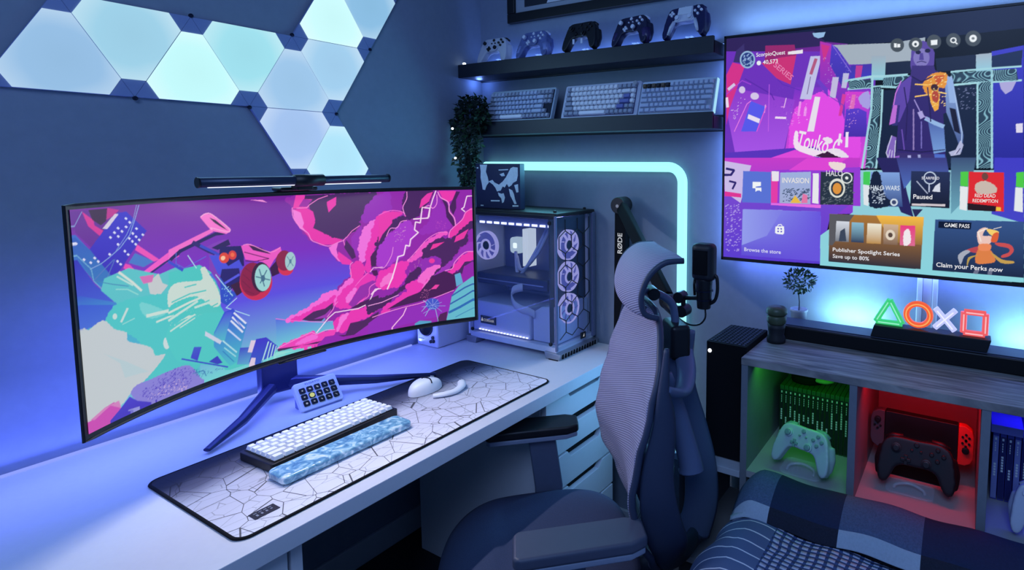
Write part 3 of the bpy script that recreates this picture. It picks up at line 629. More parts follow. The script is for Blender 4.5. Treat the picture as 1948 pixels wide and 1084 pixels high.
TV_ART = '''v 70,30,130 200,60,210 -9,1476 744,1394 940,608 4,602
p 20,28,60 -9,1476 1605,1452 1612,1314 1229,1308 832,1306 567,1359 -7,1349
p 48,35,90 -9,1427 565,1413 658,1323 282,1322 -6,1260
p 110,50,190 -7,1349 917,1263 924,608 4,602
v 120,50,200 225,75,225 462,1093 891,1066 898,608 397,604
b 228,75,232 9 466,962 736,1075 829,893 821,624 474,622
v 140,60,205 170,85,235 39,1119 464,1018 396,679 89,680 20,981
p 205,50,120 249,1254 383,1283 466,1288 435,1111 350,1152
p 150,40,110 272,1358 453,1346 466,1282 335,1276 268,1240
p 215,50,140 58,1274 142,1248 41,980 22,881 17,1199
p 60,50,110 82,1346 133,1383 142,1263 63,1275
p 88,90,238 185,1025 280,985 227,834 123,836
p 195,195,235 551,1269 616,1266 561,1015 494,1021
p 235,225,240 583,1031 615,1026 583,825 543,826
l 180,90,130 19 583,1249 556,1166
l 120,100,150 5 554,1149 537,1048
e 215,200,235 125,1098 146,1097 126,1076
e 215,200,235 209,1054 237,1052 210,1032
l 215,200,235 19 33,1107 72,1135
l 235,220,240 19 21,1052 28,996
p 235,225,245 170,944 247,911 241,884 164,917
l 240,220,245 13 346,916 410,911
l 240,150,240 13 497,1004 487,923
l 240,150,240 15 530,967 526,921
l 240,200,240 5 410,1031 397,973
l 225,150,235 5 379,980 403,979
l 240,190,240 5 280,997 275,949
p 110,60,200 586,1124 655,1153 659,1024
p 150,190,230 558,1403 634,1400 624,1374 593,1369 568,1382
p 165,178,190 677,1322 998,1301 1164,1315 1170,1176 773,1203 716,1285
v 160,175,190 140,205,220 893,1242 970,1235 970,1101 893,1107
v 180,50,180 90,50,200 604,1351 671,1328 774,1170 773,1049 756,894 714,1007 610,1126
v 80,60,200 60,50,170 671,1328 705,1302 790,1169 734,1084 664,1212
p 205,50,140 610,1334 661,1318 630,1226
v 70,50,170 60,60,190 784,1196 897,1198 897,1123 776,1120
p 190,60,150 811,1194 848,1191 840,1121 808,1123
p 195,190,225 683,1138 718,1135 703,1016 669,1021
p 190,190,225 742,1156 775,1153 761,1069 734,1073
v 215,60,210 120,60,220 756,1049 895,1041 883,788 759,790
p 215,60,160 741,1039 762,1032 739,911 723,912
p 225,110,190 795,1031 816,1029 808,947 781,948
v 90,60,205 70,45,170 765,949 835,951 878,928 883,788 754,790
b 170,160,230 6 833,1012 884,1042 893,954 856,962
p 26,36,62 969,1198 1105,1197 1108,1129 974,1128
p 22,34,62 958,1044 1422,1049 1442,612 940,608
p 26,36,62 1219,1198 1408,1202 1411,1126 1229,1128
v 60,60,200 40,40,150 1477,1211 1616,1229 1647,613 1506,612
p 25,40,80 1478,1188 1612,1207 1610,1122 1481,1124
v 165,180,195 150,205,225 1408,1202 1478,1204 1482,1116 1412,1114
l 165,215,225 14 753,1110 905,1126 955,1122 1083,1122
l 165,215,225 12 772,1064 949,1067 1046,1056
l 165,215,225 9 1296,1122 1418,1125 1610,1126
l 165,215,225 11 1307,1052 1422,1057 1613,1056
p 42,66,86 770,1109 898,1113 899,1065 780,1064
p 42,66,86 959,1113 1091,1117 1046,1069 961,1070
p 42,66,86 1297,1114 1590,1116 1600,1057 1306,1065
p 42,66,86 908,1065 949,1067 940,608 881,608
p 42,66,86 1429,1056 1484,1061 1499,612 1442,612
l 165,215,225 12 902,1117 903,943 864,608
l 165,215,225 10 958,1049 957,853 940,608
l 165,215,225 9 1422,1049 1442,612
l 165,215,225 10 1483,1116 1507,612
w 140,195,210 4 11 774,1118 902,1109 904,1056 776,1064
w 140,195,210 4 12 959,1122 1099,1120 1046,1056 961,1061
w 140,195,210 4 13 1296,1118 1590,1116 1593,1053 1306,1065
w 140,195,210 4 14 904,1056 953,1062 940,608 877,608
w 140,195,210 4 15 1425,1057 1484,1061 1506,612 1446,612
l 90,40,170 6 143,1166 316,1060 335,1024
l 170,70,220 5 20,1077 124,1156 183,1128
l 200,100,235 4 302,1120 302,832
l 90,45,180 4 350,1152 387,1114 495,1073
l 240,130,230 5 77,837 159,1008 185,1025
l 230,90,215 6 227,834 286,990
s 225,190,240 26 81 3 35,977 113,1071 146,1033 70,890
s 120,60,200 30 82 2 351,1117 471,1086 464,935 318,941
s 250,200,245 24 83 2 404,938 532,990 547,874 418,843
s 200,170,235 30 84 2 618,1266 675,1222 723,1085 646,1045
s 240,170,230 24 85 2 762,1038 833,1012 828,836 763,837
s 150,140,230 20 86 2 677,1311 705,1297 774,1181 738,1106
l 110,60,190 4 612,1069 748,972 756,894
l 140,110,225 4 677,1322 785,1158
v 60,45,110 45,60,120 1028,696 1286,701 1310,592 1318,554 1048,549
p 150,90,200 1032,673 1060,680 1069,550 1036,581
p 180,180,235 1102,680 1119,680 1128,551 1118,551
p 160,165,215 1153,684 1167,684 1174,592 1166,592
v 70,100,200 110,140,210 1233,694 1283,698 1303,595 1251,591
p 50,38,110 1099,1120 1129,1152 1206,1146 1267,1108 1298,1073 1332,965 1320,925 1269,902 1289,685 1044,695 1046,850 1006,852 1030,1057
p 95,70,170 1046,1073 1107,1120 1097,985 1054,867 1006,852 1018,955
l 200,120,225 6 1053,1090 1028,1023 1005,860
v 60,45,130 50,50,120 1011,960 1053,958 1043,846 1015,847
p 190,110,215 1018,960 1039,959 1032,862 1001,851
p 90,70,160 1098,1246 1108,1279 1154,1299 1193,1279 1214,1228 1213,1145 1170,1099 1107,1120 1097,1171
e 130,120,190 1150,1208 1190,1205 1152,1158
e 30,25,60 1133,1239 1147,1238 1134,1228
e 30,25,60 1179,1243 1193,1242 1179,1232
l 60,50,110 5 1129,1185 1151,1190 1175,1181
p 80,65,150 1141,1234 1157,1233 1163,1195 1140,1197
l 50,35,100 11 1114,1145 1154,1116 1213,1154
p 60,45,120 1105,1170 1213,1162 1231,1094 1155,1083 1099,1112
v 140,170,225 60,80,140 1267,1108 1305,1089 1333,957 1370,783 1366,693 1333,784 1283,910
l 170,195,235 6 1297,1098 1325,974 1362,800 1362,709
p 150,180,230 1275,1108 1305,1081 1325,957 1296,959
p 25,25,50 1297,934 1327,924 1355,792 1325,809
p 180,185,220 1356,759 1372,734 1359,684 1316,676 1304,697 1336,709
p 130,100,190 1016,791 1041,781 1037,677 1022,642 996,669 994,730
l 200,200,230 5 1016,791 1002,739 991,695 1009,651 1034,651 1037,764
v 75,95,170 120,160,220 1194,880 1275,835 1289,701 1232,689
l 150,185,230 21 1186,880 1233,853 1272,835
l 165,150,220 5 1124,984 1162,906 1202,871
p 175,165,225 1142,915 1165,923 1178,889 1159,877
l 150,130,190 7 1122,933 1131,711
l 120,110,190 6 1164,864 1170,719
b 230,150,50 5 1200,1113 1244,1122 1278,1107 1270,1042 1240,1044 1235,995 1189,1006 1163,1066
p 240,170,60 1196,1014 1249,1011 1245,928 1227,916 1206,963
p 205,90,40 1215,1104 1267,1108 1261,1084 1232,1053
e 180,70,50 1227,995 1244,994 1229,962
e 60,30,40 1221,1045 1239,1044 1222,1027
l 250,200,100 7 1125,1068 1187,1060
l 250,200,100 7 1127,1001 1196,1009
l 250,210,110 6 1241,1019 1279,1009
s 250,220,140 34 21 3 1177,1115 1274,1116 1274,943 1199,938
s 110,120,160 20 22 3 1329,1039 1416,1033 1421,920 1349,923
p 175,170,220 1519,1051 1593,1053 1576,1008 1549,990 1528,1018
p 225,220,240 1601,838 1631,841 1633,793 1605,794
p 90,50,190 3,701 584,735 856,608 4,602
l 40,28,90 6 1070,1055 1091,935 1089,763
l 36,26,84 6 1187,1047 1203,930 1210,862
l 110,80,180 6 1067,824 1084,712
l 36,26,84 7 1107,1111 1155,1079 1208,1104
l 30,24,70 5 1051,712 1171,698 1284,710
l 210,205,235 4 1004,673 1011,712
l 210,205,235 4 1019,664 1022,708
l 210,205,235 4 1330,684 1347,709
l 70,60,110 4 1341,689 1358,717
b 245,225,245 5 469,821 488,820 500,745 631,706 659,678 586,679 472,726
v 225,70,220 230,80,220 472,717 605,669 680,606 397,604 297,660
p 60,25,60 595,679 659,706 748,696 794,651 678,660
b 235,225,240 5 667,715 730,719 784,678 767,664 695,692
l 240,230,245 13 736,806 729,742
l 240,230,245 16 775,814 774,732
b 240,225,240 5 638,780 665,789 693,770 675,752
v 200,60,205 120,60,215 3,669 854,668 830,341 9,302
v 120,70,210 90,60,210 7,415 861,442 689,297 642,28 13,13
v 150,205,220 140,215,225 822,596 1648,603 1677,25 643,-10 637,200 821,350
p 40,35,95 938,668 1061,667 1109,468 1146,338 1081,362
v 60,60,130 80,110,190 1045,667 1294,667 1313,566 1137,564 1092,494
p 40,40,85 1136,382 1191,384 1154,334
v 60,80,120 110,170,190 1316,667 1433,667 1423,568 1371,417 1329,364
v 65,60,200 70,70,200 1517,667 1645,666 1662,332 1517,373
p 205,190,235 9,649 195,620 127,379 18,446
l 40,30,110 15 26,599 80,589 59,559 16,558
l 40,30,110 13 49,518 92,509 71,468
p 225,50,150 18,451 131,439 131,414 18,421
s 180,160,235 60 31 4 19,364 127,369 132,64 24,55
l 230,110,230 24 333,386 632,379
p 150,60,215 328,591 855,614 863,388 333,386
p 225,70,215 549,668 784,668 680,594 437,592
l 230,60,170 43 349,553 348,397
b 240,220,220 5 679,641 768,632 752,595 698,604
p 90,115,215 142,585 325,580 329,384 137,384
p 235,230,240 328,586 376,584 376,524 332,523
v 160,180,225 165,175,215 383,577 572,584 575,388 383,388
s 60,80,110 60 41 4 400,476 564,480 566,405 402,399
p 235,190,70 451,391 479,440 519,393
p 230,120,170 527,451 555,442 556,395 519,393
p 235,235,240 584,575 619,575 622,392 585,396
p 40,52,66 630,585 820,582 821,393 631,388
s 100,110,120 60 42 4 636,529 815,532 820,395 640,388
p 70,205,90 872,587 909,589 910,509 873,515
p 225,232,238 873,513 910,509 906,390 880,398
v 130,165,225 50,70,130 912,587 1064,585 1088,393 913,390
b 22,32,58 7 921,570 958,579 978,491 996,447 1031,404 914,390
s 200,215,235 40 43 3 919,507 994,500 998,402 922,408
v 40,50,90 22,26,44 1124,594 1316,590 1321,394 1126,399
l 180,190,215 5 1154,538 1211,471
l 200,210,235 6 1216,531 1218,480
p 215,220,235 1247,514 1269,532 1272,481 1233,484
l 215,205,210 12 1137,408 1297,410
p 80,205,70 1365,592 1401,594 1402,514 1367,517
p 232,236,240 1366,515 1402,512 1402,385 1369,392
p 225,40,45 1404,593 1562,590 1571,388 1406,389
p 40,20,25 1404,426 1536,415 1534,386 1406,389
b 205,188,176 5 1439,527 1481,544 1528,517 1526,484 1448,482
e 110,70,60 1478,569 1493,569 1479,549
p 240,200,60 1536,411 1557,409 1558,390 1537,391
p 80,205,70 1616,591 1648,595 1653,512 1617,519
p 232,236,240 1616,515 1647,514 1654,388 1616,394
v 150,160,245 95,75,215 143,339 637,346 641,43 138,39
p 150,160,240 143,339 404,345 307,178 142,106
g 105,85,225 143,339 637,346 641,43 138,39
p 245,248,250 361,240 416,244 417,200 409,192 369,194 359,201
l 245,248,250 5 374,241 381,253 398,254 404,243
e 85,75,200 379,227 385,227 379,222
e 85,75,200 398,227 404,227 399,222
e 85,75,200 379,210 385,210 379,205
e 85,75,200 399,210 405,211 399,205
v 175,120,50 48,48,58 688,334 1197,341 1193,48 692,47
p 90,90,95 688,334 830,336 712,148 692,147
v 250,190,70 150,110,60 950,339 1197,341 1195,184 1039,190
v 215,220,230 120,125,135 730,294 805,294 805,174 727,173
p 60,70,90 754,235 780,255 791,177 747,174
v 140,190,210 50,60,90 817,292 885,291 888,175 818,175
v 240,235,215 190,140,70 905,290 981,290 981,175 903,173
v 210,180,150 130,100,80 992,290 1069,290 1070,175 994,174
e 230,215,195 1030,230 1055,232 1032,200
e 90,70,60 1030,230 1042,231 1031,216
v 235,60,130 225,110,150 1080,289 1157,290 1159,176 1082,176
b 245,235,240 5 1101,248 1125,267 1136,197 1104,177
v 55,85,140 28,40,70 1254,331 1661,340 1676,50 1252,49
p 14,22,48 1271,321 1428,323 1426,285 1271,285
b 205,80,80 2 1542,222 1603,219 1624,190 1606,158 1575,147 1574,159 1605,177 1601,199 1556,207
b 190,70,80 2 1407,172 1467,197 1462,165 1428,166
b 170,175,190 2 1374,142 1407,172 1428,166 1402,140 1390,100 1383,99
b 225,130,70 3 1467,185 1514,189 1546,129 1511,111 1457,110
b 200,160,80 2 1525,170 1575,136 1624,132 1624,121 1569,120
b 190,160,80 2 1462,149 1430,127 1418,90 1422,134
b 240,200,190 2 1481,256 1521,255 1519,220 1473,201 1457,274 1495,300
b 250,210,110 2 1499,292 1549,284 1549,268 1524,259
b 225,95,50 2 1530,267 1552,276 1548,230 1522,228
b 240,140,90 2 1470,209 1519,212 1517,181 1471,178
l 250,235,225 6 1502,296 1460,274 1476,225
l 245,235,225 3 1529,294 1564,307
p 110,115,140 1456,74 1479,76 1467,48 1447,50
p 110,115,140 1516,80 1535,82 1534,51 1514,52
e 70,78,84 1026,1287 1061,1284 1027,1250
e 70,78,84 1118,1282 1152,1279 1119,1245
e 70,78,84 1208,1287 1243,1284 1210,1249
e 70,78,84 1300,1286 1334,1283 1302,1249
e 70,78,84 1391,1286 1427,1283 1393,1246
p 240,245,248 1009,1299 1023,1297 1024,1275 1010,1277
p 240,245,248 1026,1294 1041,1292 1042,1274 1027,1275
e 240,245,248 1118,1285 1135,1283 1118,1268
e 70,78,84 1118,1283 1125,1282 1118,1275
p 240,245,248 1192,1297 1224,1297 1225,1271 1195,1271
l 240,245,248 6 1310,1274 1319,1265
e 240,245,248 1300,1286 1315,1285 1301,1271
e 70,78,84 1300,1286 1309,1285 1300,1277
e 240,245,248 1391,1286 1408,1285 1392,1267
e 120,126,130 1391,1286 1398,1286 1392,1279
e 150,185,220 157,1283 208,1279 158,1229
e 40,60,130 157,1283 198,1280 158,1239
s 150,180,225 24 51 4 125,1317 187,1312 188,1244 126,1249
e 235,240,245 232,1256 246,1255 232,1242
p 235,230,240 415,1308 504,1312 504,1290 415,1291
e 235,240,240 781,550 813,550 782,517
e 50,60,74 781,550 807,550 782,523
e 235,240,240 781,550 790,550 782,541
e 200,215,235 1219,557 1251,557 1220,522
e 42,50,90 1219,557 1246,557 1220,528
e 215,225,235 1042,417 1062,418 1043,396
e 60,70,110 1042,417 1054,418 1043,405
p 245,248,250 206,516 261,517 262,478 207,476
p 90,115,215 227,487 262,492 262,463 228,462
p 245,248,250 225,480 264,481 265,455 252,463 238,462 226,454
e 225,228,218 728,489 774,490 730,432
e 40,52,66 728,487 764,488 730,443
e 225,150,60 728,487 753,488 729,454'''
TV_TEXT = [('ScorpioQuest', 0.1073, 0.6474, 0.199, 0.6474, (240, 240, 245)), ('40,573', 0.1295, 0.6231, 0.1764, 0.6231, (240, 240, 245)), ('HALO', 0.3314, 0.2804, 0.3785, 0.2804, (225, 225, 230)), ('INVASION', 0.1987, 0.2574, 0.2813, 0.2574, (240, 235, 230)), ('HALO WARS', 0.4577, 0.2423, 0.5341, 0.2423, (225, 235, 245)), ('STARFIELD', 0.5891, 0.2745, 0.6324, 0.2745, (235, 235, 245)), ('Paused', 0.5701, 0.2205, 0.6176, 0.2205, (245, 245, 248)), ('RED DEAD', 0.7182, 0.2296, 0.7652, 0.2296, (240, 235, 230)), ('REDEMPTION', 0.7138, 0.2162, 0.7711, 0.2162, (240, 235, 230)), ('Browse the store', 0.0794, 0.0346, 0.2, 0.0346, (225, 225, 250)), ('Publisher Spotlight Series', 0.3572, 0.0563, 0.5419, 0.0563, (245, 245, 248)), ('Save up to 80%', 0.3578, 0.0365, 0.4605, 0.0365, (235, 235, 240)), ('GAME PASS', 0.6497, 0.1465, 0.7097, 0.1465, (245, 245, 248)), ('Claim your Perks now', 0.635, 0.0355, 0.7908, 0.0355, (245, 245, 248)), ('Touko C', 0.2381, 0.3679, 0.3656, 0.3391, (245, 235, 245)), ('SERIES', 0.162, 0.6151, 0.2174, 0.5673, (235, 130, 180))]
MQ = [0.3746, -0.9965, 1.1566, 0.0, 0.0, 0.8176, 0.9701, 0.4187]
# ================================================================ ROOM
struct(box('wall_left', (-.1, 0, -2.8, 0, 0, 2.7), WALL))
struct(box('wall_back', (-.1, 3.4, 0, .1, 0, 2.7), WALL))
FLOORM = mat('dark_floor', (24, 26, 36), .6, noise=.4, nscale=12)
struct(box('floor', (-.1, 3.4, -2.8, .1, -.05, 0), FLOORM))
struct(box('baseboard_left', (0, .014, -2.8, 0, 0, .09), mat('skirting', (190, 192, 200), .5), bevel=.003))
struct(box('baseboard_back', (.014, 3.4, -.014, 0, 0, .09), mat('skirting', (190, 192, 200)), bevel=.003))
b = MB(); b.box(1.728, 1.742, -.018, 0, .60, 1.13); b.box(1.742, 1.768, -.010, 0, .60, 1.13); b.box(1.768, 1.782, -.018, 0, .60, 1.13)
struct(b.build('trim_1', mat('cable_trunking', (190, 192, 200)), bevel=.003))

# ---------------------------------------------------------------- desk
t = thing('desk', 'long white laminate desk along the left wall', 'desk')
box('desk_top', (.004, .754, -2.35, -.004, .701, .74), DESKW, t, bevel=.002)
b = MB(); b.box(.08, .72, -1.228, -1.206, 0, .701); b.build('side_panel', DESKW, t, bevel=.001)
t = thing('drawer_unit', 'white desk drawer unit at the near left end under the desk', 'drawers')
b = MB(); b.box(.12, .70, -1.62, -1.232, .0, .70); b.build('body', WHITE, t, bevel=.002)
for k in range(5):
    box('drawer', (.702, .720, -1.618, -1.234, .70-.13*(k+1)+.006, .70-.13*k-.008), WHITE, t, bevel=.002)
t = thing('drawer_unit', 'white five-drawer unit under the far end of the desk, behind the armrest', 'drawers')
b = MB(); b.box(.12, .705, -.47, -.09, 0, .698); b.build('body', mat('drawer_body', (215, 217, 226), .5), t, bevel=.002)
zs = [.698, .600, .492, .372, .245, .10]
for k in range(5):
    d = MB(); z1, z0 = zs[k]-.004, zs[k+1]+.004
    # front with a slanted finger slot cut into the upper edge near the middle
    P = [(-.468, z0), (-.092, z0), (-.092, z1), (-.16, z1), (-.185, z1-.022), (-.345, z1-.022), (-.36, z1), (-.468, z1)]
    d.prism(P, .708, .728, lambda a, b2, h: (h, a, b2))
    dr = d.build('drawer', WHITE, t, bevel=.0015)
    lab(box('slot_shade', (.7062, .7085, -.36, -.16, z1-.024, z1+.003), MATTE, dr), 'black plate standing for the shade in the finger slot of the drawer front')  # matte black plate behind the cut paints the shade inside the slot

# ---------------------------------------------------------------- desk mat
PX, PY, PW, PL = .3158, -1.3168, .396, .906
def rrect(x0, x1, y0, y1, r, n=6):
    P = []
    for cx, cy, a in ((x1-r, y1-r, 0), (x0+r, y1-r, 90), (x0+r, y0+r, 180), (x1-r, y0+r, 270)):
        for k in range(n+1): q = math.radians(a+90*k/n); P.append((cx+r*math.cos(q), cy+r*math.sin(q)))
    return P
MATM = D.materials.new('desk_mat_print'); MATM.use_nodes = True; nt, bs = nodes(MATM); L = nt.links.new
tc = nt.nodes.new('ShaderNodeTexCoord'); sp = nt.nodes.new('ShaderNodeSeparateXYZ'); L(tc.outputs['Object'], sp.inputs[0])
nz = nt.nodes.new('ShaderNodeTexNoise'); nz.inputs['Scale'].default_value = 7; L(tc.outputs['Object'], nz.inputs['Vector'])
def mth(op, a, b=None):
    q = nt.nodes.new('ShaderNodeMath'); q.operation = op
    for i, v in enumerate((a, b)):
        if v is None: continue
        if isinstance(v, (int, float)): q.inputs[i].default_value = v
        else: L(v, q.inputs[i])
    return q.outputs[0]
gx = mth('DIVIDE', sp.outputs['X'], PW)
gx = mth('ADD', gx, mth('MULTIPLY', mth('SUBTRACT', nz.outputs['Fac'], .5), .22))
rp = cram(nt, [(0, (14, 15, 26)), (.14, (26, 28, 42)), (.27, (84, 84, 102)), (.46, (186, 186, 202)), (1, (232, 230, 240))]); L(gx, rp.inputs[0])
v1 = nt.nodes.new('ShaderNodeTexVoronoi'); v1.feature = 'DISTANCE_TO_EDGE'; v1.inputs['Scale'].default_value = 19; v1.inputs['Randomness'].default_value = .85
v2 = nt.nodes.new('ShaderNodeTexVoronoi'); v2.feature = 'DISTANCE_TO_EDGE'; v2.inputs['Scale'].default_value = 21; v2.inputs['Randomness'].default_value = 1
mp = nt.nodes.new('ShaderNodeMapping'); mp.inputs['Scale'].default_value = (1.7, .8, 1); mp.inputs['Rotation'].default_value = (0, 0, .55); mp.inputs['Location'].default_value = (.3, .1, .5)
mp1 = nt.nodes.new('ShaderNodeMapping'); mp1.inputs['Scale'].default_value = (.72, 1, 1)
L(tc.outputs['Object'], mp.inputs[0]); L(tc.outputs['Object'], mp1.inputs[0]); L(mp1.outputs[0], v1.inputs['Vector']); L(mp.outputs[0], v2.inputs['Vector'])
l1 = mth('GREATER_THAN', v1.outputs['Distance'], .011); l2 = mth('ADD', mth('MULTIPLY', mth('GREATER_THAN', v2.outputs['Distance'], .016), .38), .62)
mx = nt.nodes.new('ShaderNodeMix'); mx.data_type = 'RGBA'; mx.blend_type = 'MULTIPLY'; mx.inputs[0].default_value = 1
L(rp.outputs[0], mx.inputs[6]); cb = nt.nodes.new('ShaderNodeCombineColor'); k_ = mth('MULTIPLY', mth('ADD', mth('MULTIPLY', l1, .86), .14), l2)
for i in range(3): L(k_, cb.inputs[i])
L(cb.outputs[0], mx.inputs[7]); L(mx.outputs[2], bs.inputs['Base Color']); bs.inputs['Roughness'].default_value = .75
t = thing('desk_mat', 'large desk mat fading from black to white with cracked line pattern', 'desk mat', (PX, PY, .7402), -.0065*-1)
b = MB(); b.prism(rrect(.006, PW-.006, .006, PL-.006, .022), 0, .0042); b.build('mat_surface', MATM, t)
P = [(x, y, .0022) for x, y in rrect(.004, PW-.004, .004, PL-.004, .024)]
b = MB(); b.tube(P, .0042, 8, closed=True, ry=.0026); b.build('stitched_edge', MATTE, t, smooth=True)
lg = box('label_tag', (.325, .352, .052, .098, .0043, .0054), BLACK, t)
b = MB()
for k in range(4): b.box(.331+.0, .333, .058+.009*k, .064+.009*k, .0055, .0058); b.box(.338, .345-.001*k, .059+.009*k, .0625+.009*k, .0055, .0058)
b.build('tag_print', GREYP, lg)

# ---------------------------------------------------------------- curved monitor
mx0, my0, mz0, _, _, MR, MW, MH = MQ
def mon_pt(u, v, off=0.):
    a = (u-MW/2)/MR; r = MR-off
    return np.stack([mx0+MR-r*np.cos(a), my0+r*np.sin(a), mz0-MH/2+v+0*a], -1)
def mpt(u, v, off=0.): return tuple(float(q) for q in mon_pt(np.float64(u), np.float64(v), off))
t = thing('desk_light_strip', 'thin violet light strip along the rear desk edge under the wall', 'light strip')
b = MB(); b.box(.005, .012, -2.3, -.40, .7405, .745); b.build('strip', mat('edge_strip', (90, 90, 120), .5, em=(150, 165, 255), es=.8), t)
t = thing('curved_monitor', 'ultrawide curved monitor showing a purple cloud and car wallpaper', 'monitor', (0, 0, 0))
BZ = .011
p = Paint(np.arange(.0085, MW-.0075, .00125), np.arange(BZ, MH-.0065, .00125))
nv = len(p.vs); tt_ = np.linspace(1, 0, nv)[None, :, None]
stops = [(0, (118, 32, 155)), (.35, (125, 45, 195)), (.6, (95, 80, 228)), (.8, (110, 150, 222)), (1, (120, 215, 215))]
cols = np.array([lin(c) for _, c in stops]); ts = [s_[0] for s_ in stops]
p.A[:] = np.stack([np.interp(tt_[0, :, 0], ts, cols[:, i]) for i in range(3)], -1)[None]
p.run(MON_ART)
i_ = np.searchsorted(p.us, .0135); p.A[:i_] = p.A[i_]; i_ = np.searchsorted(p.us, MW-.012); p.A[i_:] = p.A[i_-1]; j_ = np.searchsorted(p.vs, .0155); p.A[:, :j_] = p.A[:, j_:j_+1]
screen_obj('screen', p, lambda u, v: mon_pt(u, v, .0012), t, 'monitor_picture', .92)
b = MB(); b.grid(lambda s_, q: mpt(s_*MW, q*MH, 0), 48, 1); b.grid(lambda s_, q: mpt(.006+s_*(MW-.012), .004+q*(MH-.008), -.007), 48, 1)
fr_ = lambda u, v, w: mpt(u+(.006-.012*u/MW)*w, v+(.004-.008*v/MH)*w, -.007*w)
for q in (0, 1): b.grid(lambda s_, w: fr_(s_*MW, q*MH, w), 48, 1); b.grid(lambda w, s_: fr_(q*MW, s_*MH, w), 1, 1)
bmesh.ops.remove_doubles(b.bm, verts=b.bm.verts[:], dist=1e-5); b.build('panel', BLACK, t, smooth=False)
b = MB(); e = .0028
rim = [mpt(MW*k/48, 0, 0) for k in range(49)]+[mpt(MW, MH*k/4, 0) for k in range(1, 5)]+[mpt(MW*(48-k)/48, MH, 0) for k in range(1, 49)]+[mpt(0, MH*(4-k)/4, 0) for k in range(1, 4)]
b.tube(rim, .0028, 6, closed=True); b.build('bezel', BLACK, t)
b = MB(); b.grid(lambda s_, q: mpt(MW*(.2+.6*s_), MH*(.22+.56*q), -.007-.040*(1-(2*s_-1)**4)*(1-(2*q-1)**4)), 24, 8); b.build('rear_housing', BLACK, t, smooth=True)
b = MB(); b.box(.10, .132, -.985, -.885, .775, 1.24); b.build('stand_column', mat('stand_metal', (44, 50, 88), .35, metal=.5), t, bevel=.006)
b = MB(); b.box(.125, .335, -.965, -.91, 1.10, 1.17); b.build('stand_neck', BLACK, t, bevel=.008)
for y1, x1 in ((-1.185, .283), (-.572, .352)):
    b = MB(); b.tube([(.10, -.935, .785), (.13, -.935+(y1+.935)*.12, .790), (x1*.6+.055, -.935+(y1+.935)*.58, .768), (x1, y1, .7500)], [.016, .015, .013, .010], 8, ry=[.022, .020, .014, .005])
    b.build('stand_leg', mat('stand_metal', (44, 50, 88)), t, smooth=False, bevel=.002)
cbz = mpt(MW*.5, .0, 0)
lab(box('front_sensor', (cbz[0]-.004, cbz[0]+.004, -1.06, -.94, mz0-MH/2-.008, mz0-MH/2-.0035), BLACK, t, bevel=.002), 'small black sensor lip under the lower bezel')

# monitor light bar
t = thing('monitor_light_bar', 'slim dark grey light bar clipped on top of the curved monitor', 'lamp')
ztop = mz0+MH/2
b = MB(); b.tube([(.448, -1.232, 1.3975), (.430, -.778, 1.3965)], .0105, 20); b.build('tube', mat('bar_grey', (52, 62, 84), .35, metal=.5), t, smooth=True)
for y, x in ((-1.2335, .448), (-.7765, .430)):
    b = MB(); b.tube([(x, y-.0015, 1.3975), (x, y+.0015, 1.3975)], .0115, 20); b.build('end_cap', BLACK, t)
b = MB(); b.tube([(.4465, -1.215, 1.3875), (.4305, -.80, 1.3865)], .0035, 8, ry=.002); lab(b.build('light_strip', emis('lamp_strip', (225, 235, 255), 1.6), t), 'lit white strip under the bar')
b = MB(); b.box(.355, .40, -1.045, -.955, ztop+.004, ztop+.014); b.box(.352, .372, -1.04, -.96, ztop-.05, ztop+.006); b.box(.395, .425, -1.02, -.98, ztop+.006, 1.40); b.build('clip', BLACK, t, bevel=.004)
b = MB(); b.tube([(.4405, -1.035, 1.397), (.4375, -.965, 1.397)], .0145, 20); b.build('clip_collar', BLACK, t, smooth=True)

# ---------------------------------------------------------------- keyboards
def keycap(w, u, h=.0085, m=None):
    me_b = MB(); g = .0012; W2 = w*u
    x0, x1, y0, y1 = g, W2-g, g, u-g
    P0 = rrect(x0, x1, y0, y1, .0016, 2); P1 = rrect(x0+.002, x1-.002, y0+.0018, y1-.0026, .0018, 2)
    A = [me_b.v((x, y, 0)) for x, y in P0]; B = [me_b.v((x, y, h)) for x, y in P1]
    n = len(A); me_b._f(B)
    for i in range(n): me_b._f([A[i], A[(i+1) % n], B[(i+1) % n], B[i]])
    bmesh.ops.recalc_face_normals(me_b.bm, faces=me_b.bm.faces[:])
    me = D.meshes.new('keycap'); me_b.bm.to_mesh(me); me_b.bm.free(); me.materials.append(m); return me
ROWS75 = [[1]*16, [1]*13+[2, 1], [1.5]+[1]*12+[1.5, 1], [1.75]+[1]*11+[2.25, 1], [2.25]+[1]*10+[1.75, 1, 1], [1.25, 1.25, 1.25, 6.25, 1, 1, 1, 1, 1, 1]]
ROWS96 = [[1]*16+[.0]+[1]*2, [1]*13+[2, 1, 1, 1, 1], [1.5]+[1]*12+[1.5, 1, 1, 1, 1], [1.75]+[1]*11+[2.25, 1, 1, 1, 1][:4]+[], [2.25]+[1]*10+[1.75, 1, 1], [1.25, 1.25, 1.25, 6.25, 1, 1, 1, 1, 1, 1]]
